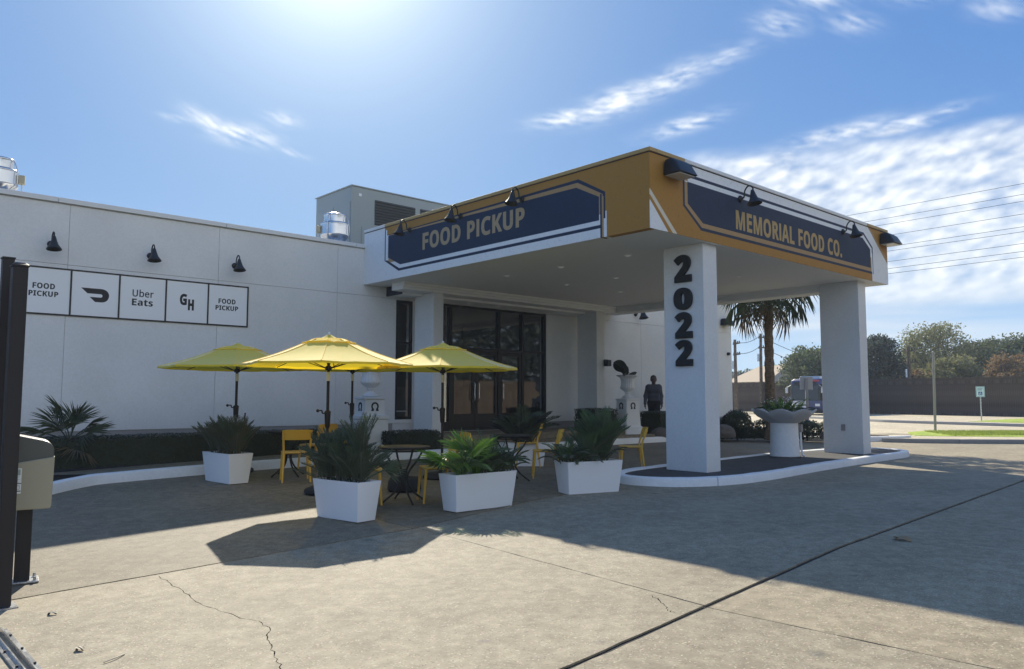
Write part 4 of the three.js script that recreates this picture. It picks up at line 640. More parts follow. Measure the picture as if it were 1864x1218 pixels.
const FR = {
  bush: [0, 1, 2, 3].map((k) => frond(rr(0.5, 0.66), rr(1.2, 1.42), rr(0.35, 0.8), 28, 0.17, 0.016, 0.4)),
  long: [0, 1, 2, 3].map((k) => frond(rr(0.62, 0.82), rr(1.15, 1.35), rr(0.8, 1.35), 30, 0.2, 0.02, 0.4)),
  needle: [0, 1, 2, 3].map((k) => frond(rr(0.38, 0.54), rr(1.0, 1.35), rr(0.1, 0.6), 36, 0.12, 0.009, 0.5)),
  fern: [0, 1, 2].map((k) => frond(rr(0.34, 0.44), rr(1.0, 1.25), rr(1.1, 1.7), 26, 0.09, 0.016, 0.2)),
  fan: [0, 1, 2].map(() => fanLeaf(0.3, 0.34, 17, 1.5, 0.07, 0.014)),
};
function plant(name, label, pos, turn, fill, stems) {
  const o = thing(name, label, 'plant', pos, turn);
  if (stems) P('stem', stems, M.bark, o);
  fill(o); return o;
}
function spray(o, list, m, n, opt = {}) {          // fronds round a centre
  const { r = 0.08, y = 0.02, lean = [0, 0.5], s = [0.8, 1.15], cx = 0, cz = 0, a0 = 0, a1 = 2 * PI } = opt;
  for (let k = 0; k < n; k++) { const a = lerp(a0, a1, (k + rr(0.1, 0.9)) / n), q = Math.sqrt(R()) * r, f = P('frond', list[k % list.length], Array.isArray(m) ? m[k % m.length] : m, o); f.position.set(cx + Math.cos(a) * q, y + rr(-0.02, 0.02), cz - Math.sin(a) * q); f.rotation.set(0, a, 0); f.rotateZ(rr(...lean) * -1 + 0.2); f.scale.setScalar(rr(...s)); }
}
const rel = (pl, a, b) => [pl.c.x + pl.u.x * a + pl.v.x * b, pl.c.y, pl.c.z + pl.u.z * a + pl.v.z * b];
rs(411);
plant('potted_palm', 'bushy olive brown palm filling the planter under the left umbrella', rel(pl1, 0, 0), 0, (o) => { for (const d of [-0.26, -0.09, 0.09, 0.26]) spray(o, FR.bush, [L.palmOlive, L.palmDark, L.palmOlive], 17, { r: 0.12, cx: pl1.u.x * d, cz: pl1.u.z * d, lean: [-0.2, 0.4], s: [0.75, 1.1] }); }, [rod(V3(0, -0.05, 0), V3(0, 0.12, 0), 0.05, 0.04)]);
plant('potted_shrub', 'dense dark needle-leaved shrub in the planter nearest the camera', rel(pl2, 0.13, 0), 0, (o) => { for (const [d, e, yy] of [[0.24, 0.02, 0.02], [0.1, -0.05, 0.12], [0, 0.06, 0.02], [-0.1, -0.02, 0.16], [0.18, 0.08, 0.2], [-0.2, 0.05, 0.04], [0.05, 0.02, 0.24]]) spray(o, FR.needle, [L.needle, L.palmDark], 15, { r: 0.12, y: yy * 0.8, cx: pl2.u.x * d + pl2.v.x * e, cz: pl2.u.z * d + pl2.v.z * e, lean: [-0.2, 0.8], s: [0.75, 1.0] }); }, [rod(V3(0, -0.05, 0), V3(0.02, 0.3, 0), 0.02, 0.012), rod(V3(pl2.u.x * 0.2, -0.05, pl2.u.z * 0.2), V3(pl2.u.x * 0.22, 0.3, pl2.u.z * 0.2), 0.02, 0.012)]);
plant('potted_palm', 'tall upright dark palm with pointed plume at the right of the nearest planter', rel(pl2, -0.2, 0.04), 0, (o) => { spray(o, FR.needle, [L.needle, L.palmOlive], 15, { r: 0.05, y: 0.3, lean: [-0.35, 0.2], s: [0.8, 1.05] }); spray(o, FR.needle, [L.needle, L.palmDark], 16, { r: 0.06, y: 0.06, lean: [0.1, 0.9], s: [0.8, 1] }); const f = P('frond', FR.fan[0], L.palmDark, o); f.position.set(0.02, 0.05, 0.04); f.rotation.set(0, -0.2, 0.45); f.rotateX(0.5); f.scale.setScalar(0.9); }, [rod(V3(0, -0.05, 0), V3(0, 0.28, 0), 0.018, 0.012)]);
plant('potted_palm', 'bright sunlit fan-leaved palm at the left of the wide planter', rel(pl3, 0, -0.28), 0, (o) => { for (let k = 0; k < 12; k++) { const a = 2 * PI * k / 12 + rr(-0.2, 0.2), f = P('frond', FR.fan[k % 3], k % 4 ? L.bright : L.palm, o); f.position.set(rr(-0.04, 0.04), 0.04, rr(-0.04, 0.04)); f.rotation.set(0, a, 0); f.rotateZ(rr(0.35, 1.3)); f.rotateX(rr(-0.6, 0.6)); f.scale.setScalar(rr(0.8, 1.12)); } spray(o, FR.fern, [L.bright, L.palm], 8, { r: 0.05, y: 0.05, s: [0.9, 1.2] }); });
plant('potted_plant', 'broad bright green leaf plant in the middle of the wide planter', rel(pl3, 0.02, -0.02), 0, (o) => { const b = [bladeLeaf(0.55, 0.075, 0.5, 1.35), bladeLeaf(0.46, 0.07, 0.9, 1.1)]; for (const [a, k, s] of [[2.3, 0, 1.15], [0.6, 1, 1.0], [4.0, 1, 0.85], [5.2, 0, 0.9], [3.1, 0, 0.95]]) { const f = P('leaf', b[k], L.banana, o); f.rotation.y = a; f.scale.setScalar(s); } spray(o, FR.long, [L.bright, L.palm, L.palmDark], 9, { r: 0.06, s: [0.65, 0.9] }); });
plant('potted_fern', 'dark leafy fern filling the right half of the wide planter', rel(pl3, 0, 0.27), 0, (o) => { for (const d of [-0.16, 0.02, 0.16]) spray(o, FR.fern, [L.palm, L.palmDark, L.palmDark], 13, { r: 0.08, cx: pl3.v.x * d, cz: pl3.v.z * d, lean: [-0.1, 0.5], s: [0.8, 1.2] }); spray(o, FR.needle, [L.palmDark, L.palm], 10, { r: 0.08, y: 0.04, lean: [-0.1, 0.5], s: [0.8, 1.1] }); });
plant('potted_fern', 'low drooping fern at the left of the planter by the island', rel(pl4, 0, -0.28), 0, (o) => { for (const d of [-0.1, 0.1]) spray(o, FR.fern, [L.palmDark, L.palm, L.palmOlive], 15, { r: 0.09, cx: pl4.v.x * d, cz: pl4.v.z * d, lean: [-0.1, 0.6], s: [0.85, 1.15] }); });
plant('potted_palm', 'feathery mid green palm in the middle of the planter by the island', rel(pl4, 0, -0.03), 0, (o) => { spray(o, FR.bush, [L.palm, L.palmDark], 26, { r: 0.12, lean: [-0.2, 0.45], s: [0.75, 1.0] }); });
plant('potted_palm', 'taller feathery palm at the right of the planter by the island', rel(pl4, 0, 0.22), 0, (o) => { spray(o, FR.bush, [L.palm, L.palmDark, L.palm], 26, { r: 0.1, y: 0.1, lean: [-0.3, 0.3], s: [0.95, 1.3] }); spray(o, FR.long, [L.palm, L.palmDark], 10, { r: 0.1, y: 0.05, lean: [-0.3, 0.1], s: [0.7, 0.95] }); spray(o, FR.fern, [L.palmDark], 8, { r: 0.1, s: [0.8, 1.1] }); }, [rod(V3(0, -0.05, 0), V3(0, 0.12, 0), 0.03, 0.025)]);
plant('potted_palm', 'dark spreading palm in the back planter before the entrance steps', rel(pl5, 0, 0), 0, (o) => { spray(o, FR.long, [L.palmDark, L.dark], 26, { r: 0.16, lean: [-0.1, 0.7], s: [0.9, 1.25] }); spray(o, FR.bush, [L.palmDark], 12, { r: 0.14, s: [0.8, 1.1] }); }, [rod(V3(0, -0.05, 0), V3(0, 0.15, 0), 0.04, 0.03)]);

// fan palm against the wall
rs(512);
{
  const px = 3.2, pz = -13.98, o = thing('fan_palm', 'low stemless fan palm before the white wall at the far left', 'palm', [px, 0.22, pz]); o.scale.setScalar(1.08);
  P('trunk', [lathe([[0, 0], [0.16, 0], [0.14, 0.2], [0.11, 0.38], [0.05, 0.46], [0, 0.47]], 14)], M.bark, o);
  const fl = [0, 1, 2].map(() => fanLeaf(0.42, 0.52, 19, 1.15, 0.16, 0.013));
  for (let k = 0; k < 17; k++) { const a = k * 2.4 + rr(-0.2, 0.2), e = lerp(1.35, -0.25, k / 16), f = P('frond', fl[k % 3], k > 13 ? L.dead : L.fan, o); f.position.set(0, 0.36, 0); f.rotation.set(0, a, 0); f.rotateZ(e); f.rotateX(rr(-0.7, 0.7)); f.scale.setScalar(rr(0.62, 0.92)); }
}
// cabbage palm beside the canopy
{
  const o = thing('cabbage_palm', 'tall cabbage palm with drooping fronds seen behind the canopy between the right columns', 'palm', [21.55, 0.1, -12.05]);
  const pos = lathe(Array.from({ length: 40 }, (_, k) => [0.16 + 0.012 * Math.sin(k * 2.1) - 0.0011 * k + (k < 3 ? 0.05 - 0.015 * k : 0), k * 0.122]), 18); P('trunk', muv(pos), M.bark, o);
  const fl = [0, 1, 2].map(() => fanLeaf(0.85, 0.85, 26, 1.75, 0.42, 0.018));
  for (let k = 0; k < 36; k++) { const a = k * 2.399 + rr(-0.2, 0.2), e = lerp(1.3, -1.0, Math.pow(k / 35, 0.8)), f = P('frond', fl[k % 3], k > 31 ? L.dead : L.fan, o); f.position.set(0, 4.75, 0); f.rotation.set(0, a, 0); f.rotateZ(e); f.rotateX(rr(-0.5, 0.5)); f.scale.setScalar(rr(0.92, 1.14)); }
}
// leafy masses: small leaf faces over a body, with a dark core
function leafMass(fn, n, s, sd) { rs(sd); const T = []; for (let k = 0; k < n; k++) { const [p, nn] = fn(), u = V3(rr(-1, 1), rr(-1, 1), rr(-1, 1)).cross(nn).normalize(), v = nn.clone().cross(u).addScaledVector(nn, rr(-0.7, 0.7)).normalize(), l = s * rr(0.6, 1.3), w = l * rr(0.3, 0.5), c = p.clone().addScaledVector(nn, rr(-0.4, 0.9) * s); const a = c.clone().addScaledVector(v, -l), b = c.clone().addScaledVector(v, l), e = c.clone().addScaledVector(u, w), f = c.clone().addScaledVector(u, -w); T.push(...a.toArray(), ...e.toArray(), ...b.toArray(), ...a.toArray(), ...b.toArray(), ...f.toArray()); } return tri(T); }
const boxFn = (w, h, d) => () => { const f = R() * (w * h * 2 + d * h * 2 + w * d), A = w * h, B = d * h; if (f < 2 * A) { const s = f < A ? 1 : -1; return [V3(rr(-w, w) / 2, rr(0, h), s * d / 2), V3(0, 0, s)]; } if (f < 2 * A + 2 * B) { const s = f < 2 * A + B ? 1 : -1; return [V3(s * w / 2, rr(0, h), rr(-d, d) / 2), V3(s, 0, 0)]; } return [V3(rr(-w, w) / 2, h, rr(-d, d) / 2), V3(0, 1, 0)]; };
const ellFn = (rx, ry, rz, k = 0.25) => () => { const d = V3(rr(-1, 1), rr(-0.55, 1), rr(-1, 1)).normalize(), q = 1 + k * noise.noise(d.x * 2.3, d.y * 2.3, d.z * 2.3 + rx); return [V3(d.x * rx * q, ry * (1 + d.y * q), d.z * rz * q), d]; };
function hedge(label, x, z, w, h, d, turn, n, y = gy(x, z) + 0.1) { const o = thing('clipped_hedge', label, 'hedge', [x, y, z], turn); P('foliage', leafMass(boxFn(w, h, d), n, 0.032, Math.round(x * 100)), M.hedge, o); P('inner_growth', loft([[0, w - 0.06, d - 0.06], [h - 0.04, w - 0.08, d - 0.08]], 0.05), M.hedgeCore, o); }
hedge('long low dark hedge along the foot of the white wall, left of the urn pedestal', 5.5, -13.85, 5.7, 0.44, 0.75, 0, 17000);
hedge('short dark hedge block between the left urn pedestal and the entrance steps', 9.42, -13.4, 1.1, 0.38, 0.5, 0, 3200);
hedge('square clipped hedge left of the right urn pedestal', 16.15, -14.25, 0.85, 0.78, 0.8, 0, 3600);
hedge('wide clipped hedge right of the urn pedestal, hiding the walking person to the knees', 18.75, -14.05, 1.15, 0.72, 0.7, 0.1, 4200);
hedge('low dark ground hugging hedge curving behind the stone basin along the kerb', 21.85, -12.7, 2.7, 0.3, 0.6, -0.64, 5200);
hedge('low dark hedge along the bed before the right end of the wall', 21.2, -14.3, 3.2, 0.52, 0.9, 0.05, 6000);
function shrub(label, x, z, rx, ry, rz, n, m = M.hedge, s = 0.05) { const o = thing('round_shrub', label, 'shrub', [x, gy(x, z) + 0.08, z]); P('foliage', leafMass(ellFn(rx, ry, rz), n, s, Math.round(x * 77)), m, o); P('stem', [rod(V3(0, -0.05, 0), V3(0.05, ry, 0), 0.03, 0.02), rod(V3(0, 0, 0), V3(-rx * 0.5, ry, 0.1), 0.02, 0.012), rod(V3(0, 0, 0), V3(rx * 0.5, ry * 1.1, -0.1), 0.02, 0.012)], M.bark, o); }
shrub('round dark shrub beside the boulder at the right end of the wall', 21.15, -12.95, 0.42, 0.42, 0.42, 2600);
shrub('loose see-through shrub left of the scalloped stone basin', 22.3, -12.6, 0.5, 0.3, 0.4, 900);
shrub('low dark shrub between the stone basin and the right column', 22.9, -11.6, 0.55, 0.28, 0.4, 1500);
shrub('small dark shrub just left of the right front column', 23.3, -10.95, 0.45, 0.3, 0.4, 1500);
function boulder(label, x, z, r, sd) { const g = new THREE.IcosahedronGeometry(1, 4), p = g.attributes.position; for (let i = 0; i < p.count; i++) { const v = V3().fromBufferAttribute(p, i), q = 1 + 0.28 * fbm(v.x * 1.3 + sd, v.y * 1.3, v.z * 1.3, 3) ; v.multiplyScalar(q); p.setXYZ(i, v.x * r, Math.max(-0.2 * r, v.y * r * 0.72), v.z * r * 0.85); } g.computeVertexNormals(); one('boulder', label, 'boulder', muv(g), M.boulder, [x, gy(x, z) + 0.12 + r * 0.2, z], sd); }
boulder('brown boulder at the foot of the right end of the white wall', 20.4, -12.95, 0.42, 1); boulder('brown boulder in the bed just left of the right front column', 22.8, -10.75, 0.36, 5); boulder('flat grey stone in the bed right of the urn pedestal', 18.1, -13.55, 0.3, 9);
{ const o = thing('garden_stake', 'thin upright stake stuck in the bed against the white wall', 'stake', [6.3, 0.3, -14.6]); P('stake', [rod(V3(0, 0, 0), V3(0.05, 0.75, 0), 0.018, 0.014, 7)], M.bronze, o); P('collar', [rod(V3(0.008, 0.1, 0), V3(0.012, 0.14, 0), 0.03, 0.03, 8)], M.bronze, o); }

// ---------------------------------------------------------------- urns on pedestals, basin
function emblem() { const s = new THREE.Shape(); s.moveTo(-0.09, -0.085); s.lineTo(-0.028, -0.085); s.lineTo(-0.028, -0.055); s.absarc(0, 0.015, 0.058, -2.1, -1.05, true); s.lineTo(0.028, -0.055); s.lineTo(0.028, -0.085); s.lineTo(0.09, -0.085); s.lineTo(0.09, -0.05); s.lineTo(0.075, -0.05); s.absarc(0, 0.015, 0.092, -0.75, PI + 0.75, false); s.lineTo(-0.09, -0.05); s.closePath();
  const g = new THREE.ExtrudeGeometry(s, { depth: 0.014, bevelEnabled: false, curveSegments: 14 }); return g; }
function pedestal(label, ulabel, x, z, y, turn, big) {
  const o = thing('pedestal', label, 'pedestal', [x, y, z], turn);
  const w = 0.46;
  P('shaft', [loft(big ? [[0, 0.62, 0.62], [0.12, 0.62, 0.62], [0.14, 0.58, 0.58], [0.62, 0.56, 0.56], [0.64, 0.6, 0.6], [0.70, 0.6, 0.6], [0.72, w, w], [1.04, w - 0.03, w - 0.03]] : [[0, 0.64, 0.64], [0.3, 0.6, 0.6], [0.33, w + 0.05, w + 0.05], [1.04, w - 0.02, w - 0.02]], 0.01, 2)], M.stone, o);
  P('cap', [loft([[1.041, 0.44, 0.44], [1.05, 0.49, 0.49], [1.085, 0.49, 0.49], [1.095, 0.42, 0.42]], 0.008, 2)], M.stone, o);
  for (const a of [0, -PI / 2]) { const g = emblem().scale(0.9, 0.95, 1); g.translate(0, 0.88, (w - 0.025) / 2 + (big ? 0 : 0.008)); g.rotateY(a); P('horseshoe_emblem', g, M.blackMatte, o); }
  const u = thing('garden_urn', ulabel, 'urn', [x, y + 1.096, z], turn);
  const prof = [[0, 0], [0.17, 0], [0.17, 0.035], [0.12, 0.06], [0.065, 0.1], [0.06, 0.13], [0.085, 0.15], [0.085, 0.165], [0.075, 0.18], [0.13, 0.215], [0.19, 0.27], [0.2, 0.31], [0.185, 0.36], [0.175, 0.44], [0.185, 0.52], [0.21, 0.58], [0.27, 0.615], [0.31, 0.63], [0.31, 0.65], [0.27, 0.655], [0.19, 0.63], [0.16, 0.58], [0, 0.56]];
  const g = lathe(prof, 80), p = g.attributes.position; for (let i = 0; i < p.count; i++) { const yy = p.getY(i); if (yy > 0.2 && yy < 0.59 && Math.hypot(p.getX(i), p.getZ(i)) > 0.165) { const a = Math.atan2(p.getZ(i), p.getX(i)), q = 1 + 0.035 * Math.cos(a * 20); p.setX(i, p.getX(i) * q); p.setZ(i, p.getZ(i) * q); } } g.computeVertexNormals();
  P('bowl', [g], M.stone, u); P('soil', [new THREE.CylinderGeometry(0.18, 0.18, 0.03, 24).translate(0, 0.6, 0)], M.soil, u);
  return [x, y + 1.096 + 0.6, z];
}
const [ux, uy, uz] = pedestal('white stone pedestal with horseshoe emblems beside the square hedge, under the right urn', 'white fluted urn with dark broad leaves on the right pedestal', 17.15, -13.95, 0.235, -0.2);
pedestal('white stepped pedestal with horseshoe emblems before the wall, left of the slim window', 'white urn on the left pedestal, its top hidden by the umbrella', 8.78, -14.0, 0.27, -0.12, true);
{ const o = thing('urn_plant', 'dark broad leaves leaning out of the right urn', 'plant', [ux, uy, uz]); const b = bladeLeaf(0.5, 0.17, 0.5, 1.2), b2 = bladeLeaf(0.34, 0.05, 0.4, 1.3), b3 = bladeLeaf(0.44, 0.05, 1.3, 0.7);
  for (const [g, a, y, s, rx] of [[b, 3.6, 0.16, 1.0, 0.9], [b, 3.9, 0.05, 0.72, 0.5], [b2, 0.9, 0.02, 1.1, 1.2], [b3, 3.7, -0.02, 1.3, 0.4]]) { const f = P('leaf', g, L.dark, o); f.position.set(0, y, 0); f.rotation.set(0, a, 0); f.rotateX(rx); f.scale.setScalar(s); } P('stem', [tube([V3(0, 0, 0), V3(-0.08, 0.1, 0.02), V3(-0.2, 0.2, 0.03)], 0.012, 8, 5)], L.dark, o); }
{
  const bx = 15.35, bz = -8.28, o = thing('stone_basin', 'scalloped grey cast stone basin on a round white pedestal standing on the island', 'planter', [bx, 0.116, bz]); o.scale.set(0.88, 1, 0.88);
  P('pedestal', [lathe([[0, 0], [0.36, 0], [0.345, 0.03], [0.325, 0.4], [0.315, 0.72], [0.33, 0.76], [0, 0.77]], 40)], M.kerb, o);
  const prof = [[0, 0.70], [0.34, 0.71], [0.4, 0.74], [0.52, 0.80], [0.64, 0.87], [0.71, 0.93], [0.73, 0.965], [0.70, 0.975], [0.62, 0.93], [0.5, 0.89], [0, 0.88]], g = lathe(prof, 96), p = g.attributes.position;
  for (let i = 0; i < p.count; i++) { const r = Math.hypot(p.getX(i), p.getZ(i)), a = Math.atan2(p.getZ(i), p.getX(i)), k = sst(0.42, 0.72, r), lobe = Math.abs(Math.sin(a * 4)); p.setX(i, p.getX(i) * (1 + 0.07 * k * (lobe - 0.5))); p.setZ(i, p.getZ(i) * (1 + 0.07 * k * (lobe - 0.5))); p.setY(i, p.getY(i) + k * 0.075 * (lobe - 0.55)); } g.computeVertexNormals();
  P('basin', [muv(toCreasedNormals(g, 0.8))], M.castStone, o); P('soil', [new THREE.CylinderGeometry(0.5, 0.5, 0.03, 30).translate(0, 0.905, 0)], M.soil, o);
  P('outlet_box', [box(0.19, 0.29, 0.52, 0.68, 0.23, 0.33, 0.01)], mat(0.3, 0.28, 0.27, 0.5), o); P('conduit', [tube([V3(0.25, 0.55, 0.28), V3(0.26, 0.2, 0.29), V3(0.27, 0.04, 0.31), V3(0.30, 0.01, 0.36)], 0.025, 16, 8)], M.kerb, o);
  const q = thing('basin_plants', 'low green plants growing in the scalloped stone basin', 'plant', [bx, 1.03, bz]); rs(88); spray(q, FR.fern, [L.palm, L.bright, L.palm], 46, { r: 0.38, lean: [-0.2, 0.7], s: [0.65, 0.92], y: 0.02 }); P('flowers', leafMass(ellFn(0.44, 0.18, 0.38), 90, 0.022, 5), mat(0.7, 0.75, 0.72, 0.8, { side: THREE.DoubleSide }), q);
}
// ---------------------------------------------------------------- walking person
{
  const H = 1.78, X = 19.36, Z = -14.72, base = gy(X, Z) + 0.16;
  const J = { hipL: V3(0.09, 0.92, 0.0), kneeL: V3(0.09, 0.51, 0.17), ankL: V3(0.08, 0.09, 0.24), toeL: V3(0.09, 0.06, 0.40), hipR: V3(-0.09, 0.92, 0), kneeR: V3(-0.08, 0.5, -0.02), ankR: V3(-0.08, 0.14, -0.28), toeR: V3(-0.09, 0.035, -0.14), pel: V3(0, 0.95, 0), waist: V3(0, 1.1, 0.01), chest: V3(0, 1.32, 0.02), neck: V3(0, 1.5, 0.0), head: V3(0, 1.62, 0.03), shL: V3(0.175, 1.41, 0), elL: V3(0.235, 1.13, -0.06), wrL: V3(0.225, 0.9, 0.06), shR: V3(-0.175, 1.41, 0), elR: V3(-0.25, 1.14, 0.0), wrR: V3(-0.29, 0.9, 0.12) };
  const cap = (p, a, b, ra, rb) => { const ba = b.clone().sub(a), h = clamp(p.clone().sub(a).dot(ba) / ba.lengthSq()); return p.distanceTo(a.clone().addScaledVector(ba, h)) - lerp(ra, rb, h); };
  const smin = (a, b, k) => { const h = clamp(0.5 + 0.5 * (b - a) / k); return lerp(b, a, h) - k * h * (1 - h); };
  const field = (bones, k) => (p) => { let d = 9; for (const [a, b, ra, rb] of bones) d = smin(d, cap(p, a, b, ra, rb), k); return d; };
  function march(f, c, half, res) { const mc = new MarchingCubes(res, undefined, false, false, 200000); mc.isolation = 0; const F = mc.field, p = V3(); for (let z = 0; z < res; z++) for (let y = 0; y < res; y++) for (let x = 0; x < res; x++) { p.set(c.x + (x / res * 2 - 1) * half, c.y + (y / res * 2 - 1) * half, c.z + (z / res * 2 - 1) * half); F[x + y * res + z * res * res] = -f(p); } mc.update(); const n = mc.count, g = new THREE.BufferGeometry(), pos = new Float32Array(mc.positionArray.slice(0, n * 3)), nor = new Float32Array(mc.normalArray.slice(0, n * 3)); for (let i = 0; i < n; i++) { pos[i * 3] = pos[i * 3] * half + c.x; pos[i * 3 + 1] = pos[i * 3 + 1] * half + c.y; pos[i * 3 + 2] = pos[i * 3 + 2] * half + c.z; } g.setAttribute('position', new THREE.BufferAttribute(pos, 3)); g.setAttribute('normal', new THREE.BufferAttribute(nor, 3)); g.computeVertexNormals(); const w = mergeVertices(g, 1e-4); w.computeVertexNormals(); return w; }
  const legs = [[J.hipL, J.kneeL, 0.092, 0.062], [J.kneeL, J.ankL, 0.06, 0.042], [J.hipR, J.kneeR, 0.092, 0.062], [J.kneeR, J.ankR, 0.06, 0.042], [J.hipL, J.hipR, 0.1, 0.1], [V3(-0.05, 0.98, 0), V3(0.05, 0.98, 0), 0.115, 0.115]];
  const torso = [[V3(-0.06, 1.0, 0), V3(0.06, 1.0, 0), 0.115, 0.115], [V3(-0.06, 1.14, 0.01), V3(0.06, 1.14, 0.01), 0.11, 0.11], [V3(-0.09, 1.32, 0.02), V3(0.09, 1.32, 0.02), 0.12, 0.12], [V3(-0.135, 1.41, 0), V3(0.135, 1.41, 0), 0.072, 0.072]];
  const arms = [[J.shL, J.elL, 0.062, 0.047], [J.elL, J.wrL, 0.046, 0.031], [J.shR, J.elR, 0.062, 0.047], [J.elR, J.wrR, 0.046, 0.031]];
  const headB = [[V3(0, 1.44, -0.01), V3(0, 1.56, 0.005), 0.058, 0.055], [V3(0, 1.66, 0.0), V3(0, 1.68, -0.01), 0.092, 0.088], [V3(0, 1.6, 0.03), V3(0, 1.57, 0.06), 0.06, 0.04], [V3(0, 1.655, 0.09), V3(0, 1.62, 0.112), 0.01, 0.016], [V3(0.082, 1.64, 0), V3(0.086, 1.61, 0.0), 0.016, 0.012], [V3(-0.082, 1.64, 0), V3(-0.086, 1.61, 0), 0.016, 0.012], [V3(-0.03, 1.582, 0.09), V3(0.03, 1.582, 0.09), 0.008, 0.008], [V3(-0.04, 1.672, 0.078), V3(0.04, 1.672, 0.078), 0.012, 0.012]];
  const hand = (w, s) => { const b = [[w, w.clone().add(V3(s * 0.004, -0.075, 0.012)), 0.026, 0.03], [w.clone().add(V3(0, -0.04, 0.02)), w.clone().add(V3(0, -0.085, -0.02)), 0.018, 0.018]]; [0.032, 0.012, -0.01, -0.03].forEach((z, i) => { const l = [0.068, 0.078, 0.072, 0.056][i], a = w.clone().add(V3(s * 0.002, -0.09, z + 0.008)), m = a.clone().add(V3(-s * 0.006, -l * 0.52, 0.004)), e = m.clone().add(V3(-s * 0.022, -l * 0.44, 0.004)); b.push([a, m, 0.0095, 0.0085], [m, e, 0.0085, 0.007]); }); const t0 = w.clone().add(V3(0, -0.035, 0.03)), t1 = t0.clone().add(V3(-s * 0.008, -0.035, 0.026)); b.push([t0, t1, 0.013, 0.011], [t1, t1.clone().add(V3(-s * 0.008, -0.03, 0.004)), 0.010, 0.008]); return b; };
  const o = thing('person', 'person in a dark jacket and trousers walking along the white wall behind the hedge', 'person', [X, base, Z], -0.75);
  const skin = mat(0.09, 0.05, 0.035, 0.6), shirt = mat(0.055, 0.06, 0.08, 0.85), trou = mat(0.012, 0.012, 0.015, 0.85);
  const feet = [[J.ankL, J.toeL, 0.04, 0.028], [J.ankR, J.toeR, 0.04, 0.028]];
  const bodyG = march(field([...legs, ...torso, ...arms, ...headB.slice(0, 3), ...feet], 0.05), V3(0, 0.9, 0), 0.95, 100);
  const headG = march(field(headB, 0.022), V3(0, 1.62, 0.01), 0.17, 84), hL = march(field(hand(J.wrL, 1), 0.008), J.wrL.clone().add(V3(0, -0.08, 0.01)), 0.13, 64), hR = march(field(hand(J.wrR, -1), 0.008), J.wrR.clone().add(V3(0, -0.08, 0.01)), 0.13, 64);
  P('body', [bodyG, headG, hL, hR], skin, o);
  const inflate = (b, e) => b.map(([p, q, r, s]) => [p, q, r + e, s + e]);
  const fS = field(inflate([...torso, ...arms], 0.014), 0.05), fT = field(inflate(legs, 0.014), 0.04);
  P('jacket', [march((p) => Math.max(fS(p), 0.93 - p.y - (Math.abs(p.x) > 0.2 ? 0.1 : 0)), V3(0, 1.18, 0), 0.4, 90)], shirt, o);
  P('trousers', [march((p) => Math.max(fT(p), p.y - 1.06, 0.07 - p.y), V3(0, 0.55, 0), 0.58, 90)], trou, o);
  for (const [a, t] of [[J.ankL, J.toeL], [J.ankR, J.toeR]]) P('shoe', [march((p) => Math.max(field([[a.clone().setY(0.05), t, 0.046, 0.036], [a.clone().setY(0.045).add(V3(0, 0, -0.04)), a.clone().setY(0.05), 0.042, 0.05]], 0.03)(p), 0.006 - p.y), a.clone().lerp(t, 0.5).setY(0.06), 0.2, 48)], M.blackMatte, o);
  const fH = field([[V3(0, 1.675, -0.012), V3(0, 1.69, -0.02), 0.096, 0.09]], 0.02); P('hair', [march((p) => Math.max(fH(p), (p.z - 0.055) - (p.y - 1.69) * 0.5, 1.63 - p.y), V3(0, 1.68, 0), 0.16, 60)], mat(0.008, 0.007, 0.007, 0.8), o);
}

// ---------------------------------------------------------------- beyond the lot
const zone = (name, pts, m, dy, lift = 0) => { const s = new THREE.Shape(pts.map(([x, z]) => new THREE.Vector2(x, -z))), g = new THREE.ExtrudeGeometry(s, { depth: 0.04 + lift, bevelEnabled: false }); g.rotateX(-PI / 2); g.translate(0, dy - 0.04, 0); return structure(name, muv((g.index ? g.toNonIndexed() : g)), m); };
const glareRoad = mat(1.45, 1.42, 1.34, 0.75, { map: concreteTex.map, bumpMap: concreteTex.bump, bumpScale: 0.004 });  // concrete tone raised to paint in the glare of the low sun
zone('road', [[31.01, 6], [60, 6], [75, -46], [40, -46], [26, -17], [24.5, -13.92], [27, -13.9], [31.01, joint1(31)]], glareRoad, -0.004);
{
  const k = thing('street_kerb', 'long grey street kerb at the edge of the grass verge', 'kerb'); pieces(k, [[24.6, -10.05], [24.9, -9.2], [25.6, -8.2], [26.8, -6.9], [28.4, -5.2], [31, -2.4]], [2.1, 3, 3, 3], 0.16, 0.13, mat(0.30, 0.29, 0.27, 0.85, { bumpMap: stuccoBump, bumpScale: 0.004 }));
  const k2 = thing('far_kerb', 'pale kerb across the street below the dark fence', 'kerb'); pieces(k2, [[50, -26], [46.5, -20.5], [44.8, -18], [43.6, -14.5], [42.9, -11], [42, -6], [41, 0]], [6, 6, 6, 6, 6], 0.18, 0.14, mat(0.34, 0.33, 0.31, 0.85));
}
zone('walkway', [[24.7, -10.0], [25.0, -9.1], [26.9, -6.8], [31, -2.4], [33, -3.6], [29.2, -8.2], [28.2, -10.2], [27, -11.5]], glareRoad, 0.09, 0.0);
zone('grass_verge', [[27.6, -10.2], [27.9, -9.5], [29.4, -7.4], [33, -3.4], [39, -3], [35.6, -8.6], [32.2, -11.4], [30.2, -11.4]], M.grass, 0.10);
zone('far_verge', [[50.2, -26], [45.0, -18], [43.8, -14.5], [43.1, -11], [41.3, 2], [58, 2], [60, -14], [61.5, -26], [60, -36]], glareRoad, 0.11);
zone('grass_strip', [[46, -14.3], [45.0, -11], [43.5, 0], [56, 0], [57, -14]], M.grass, 0.118);
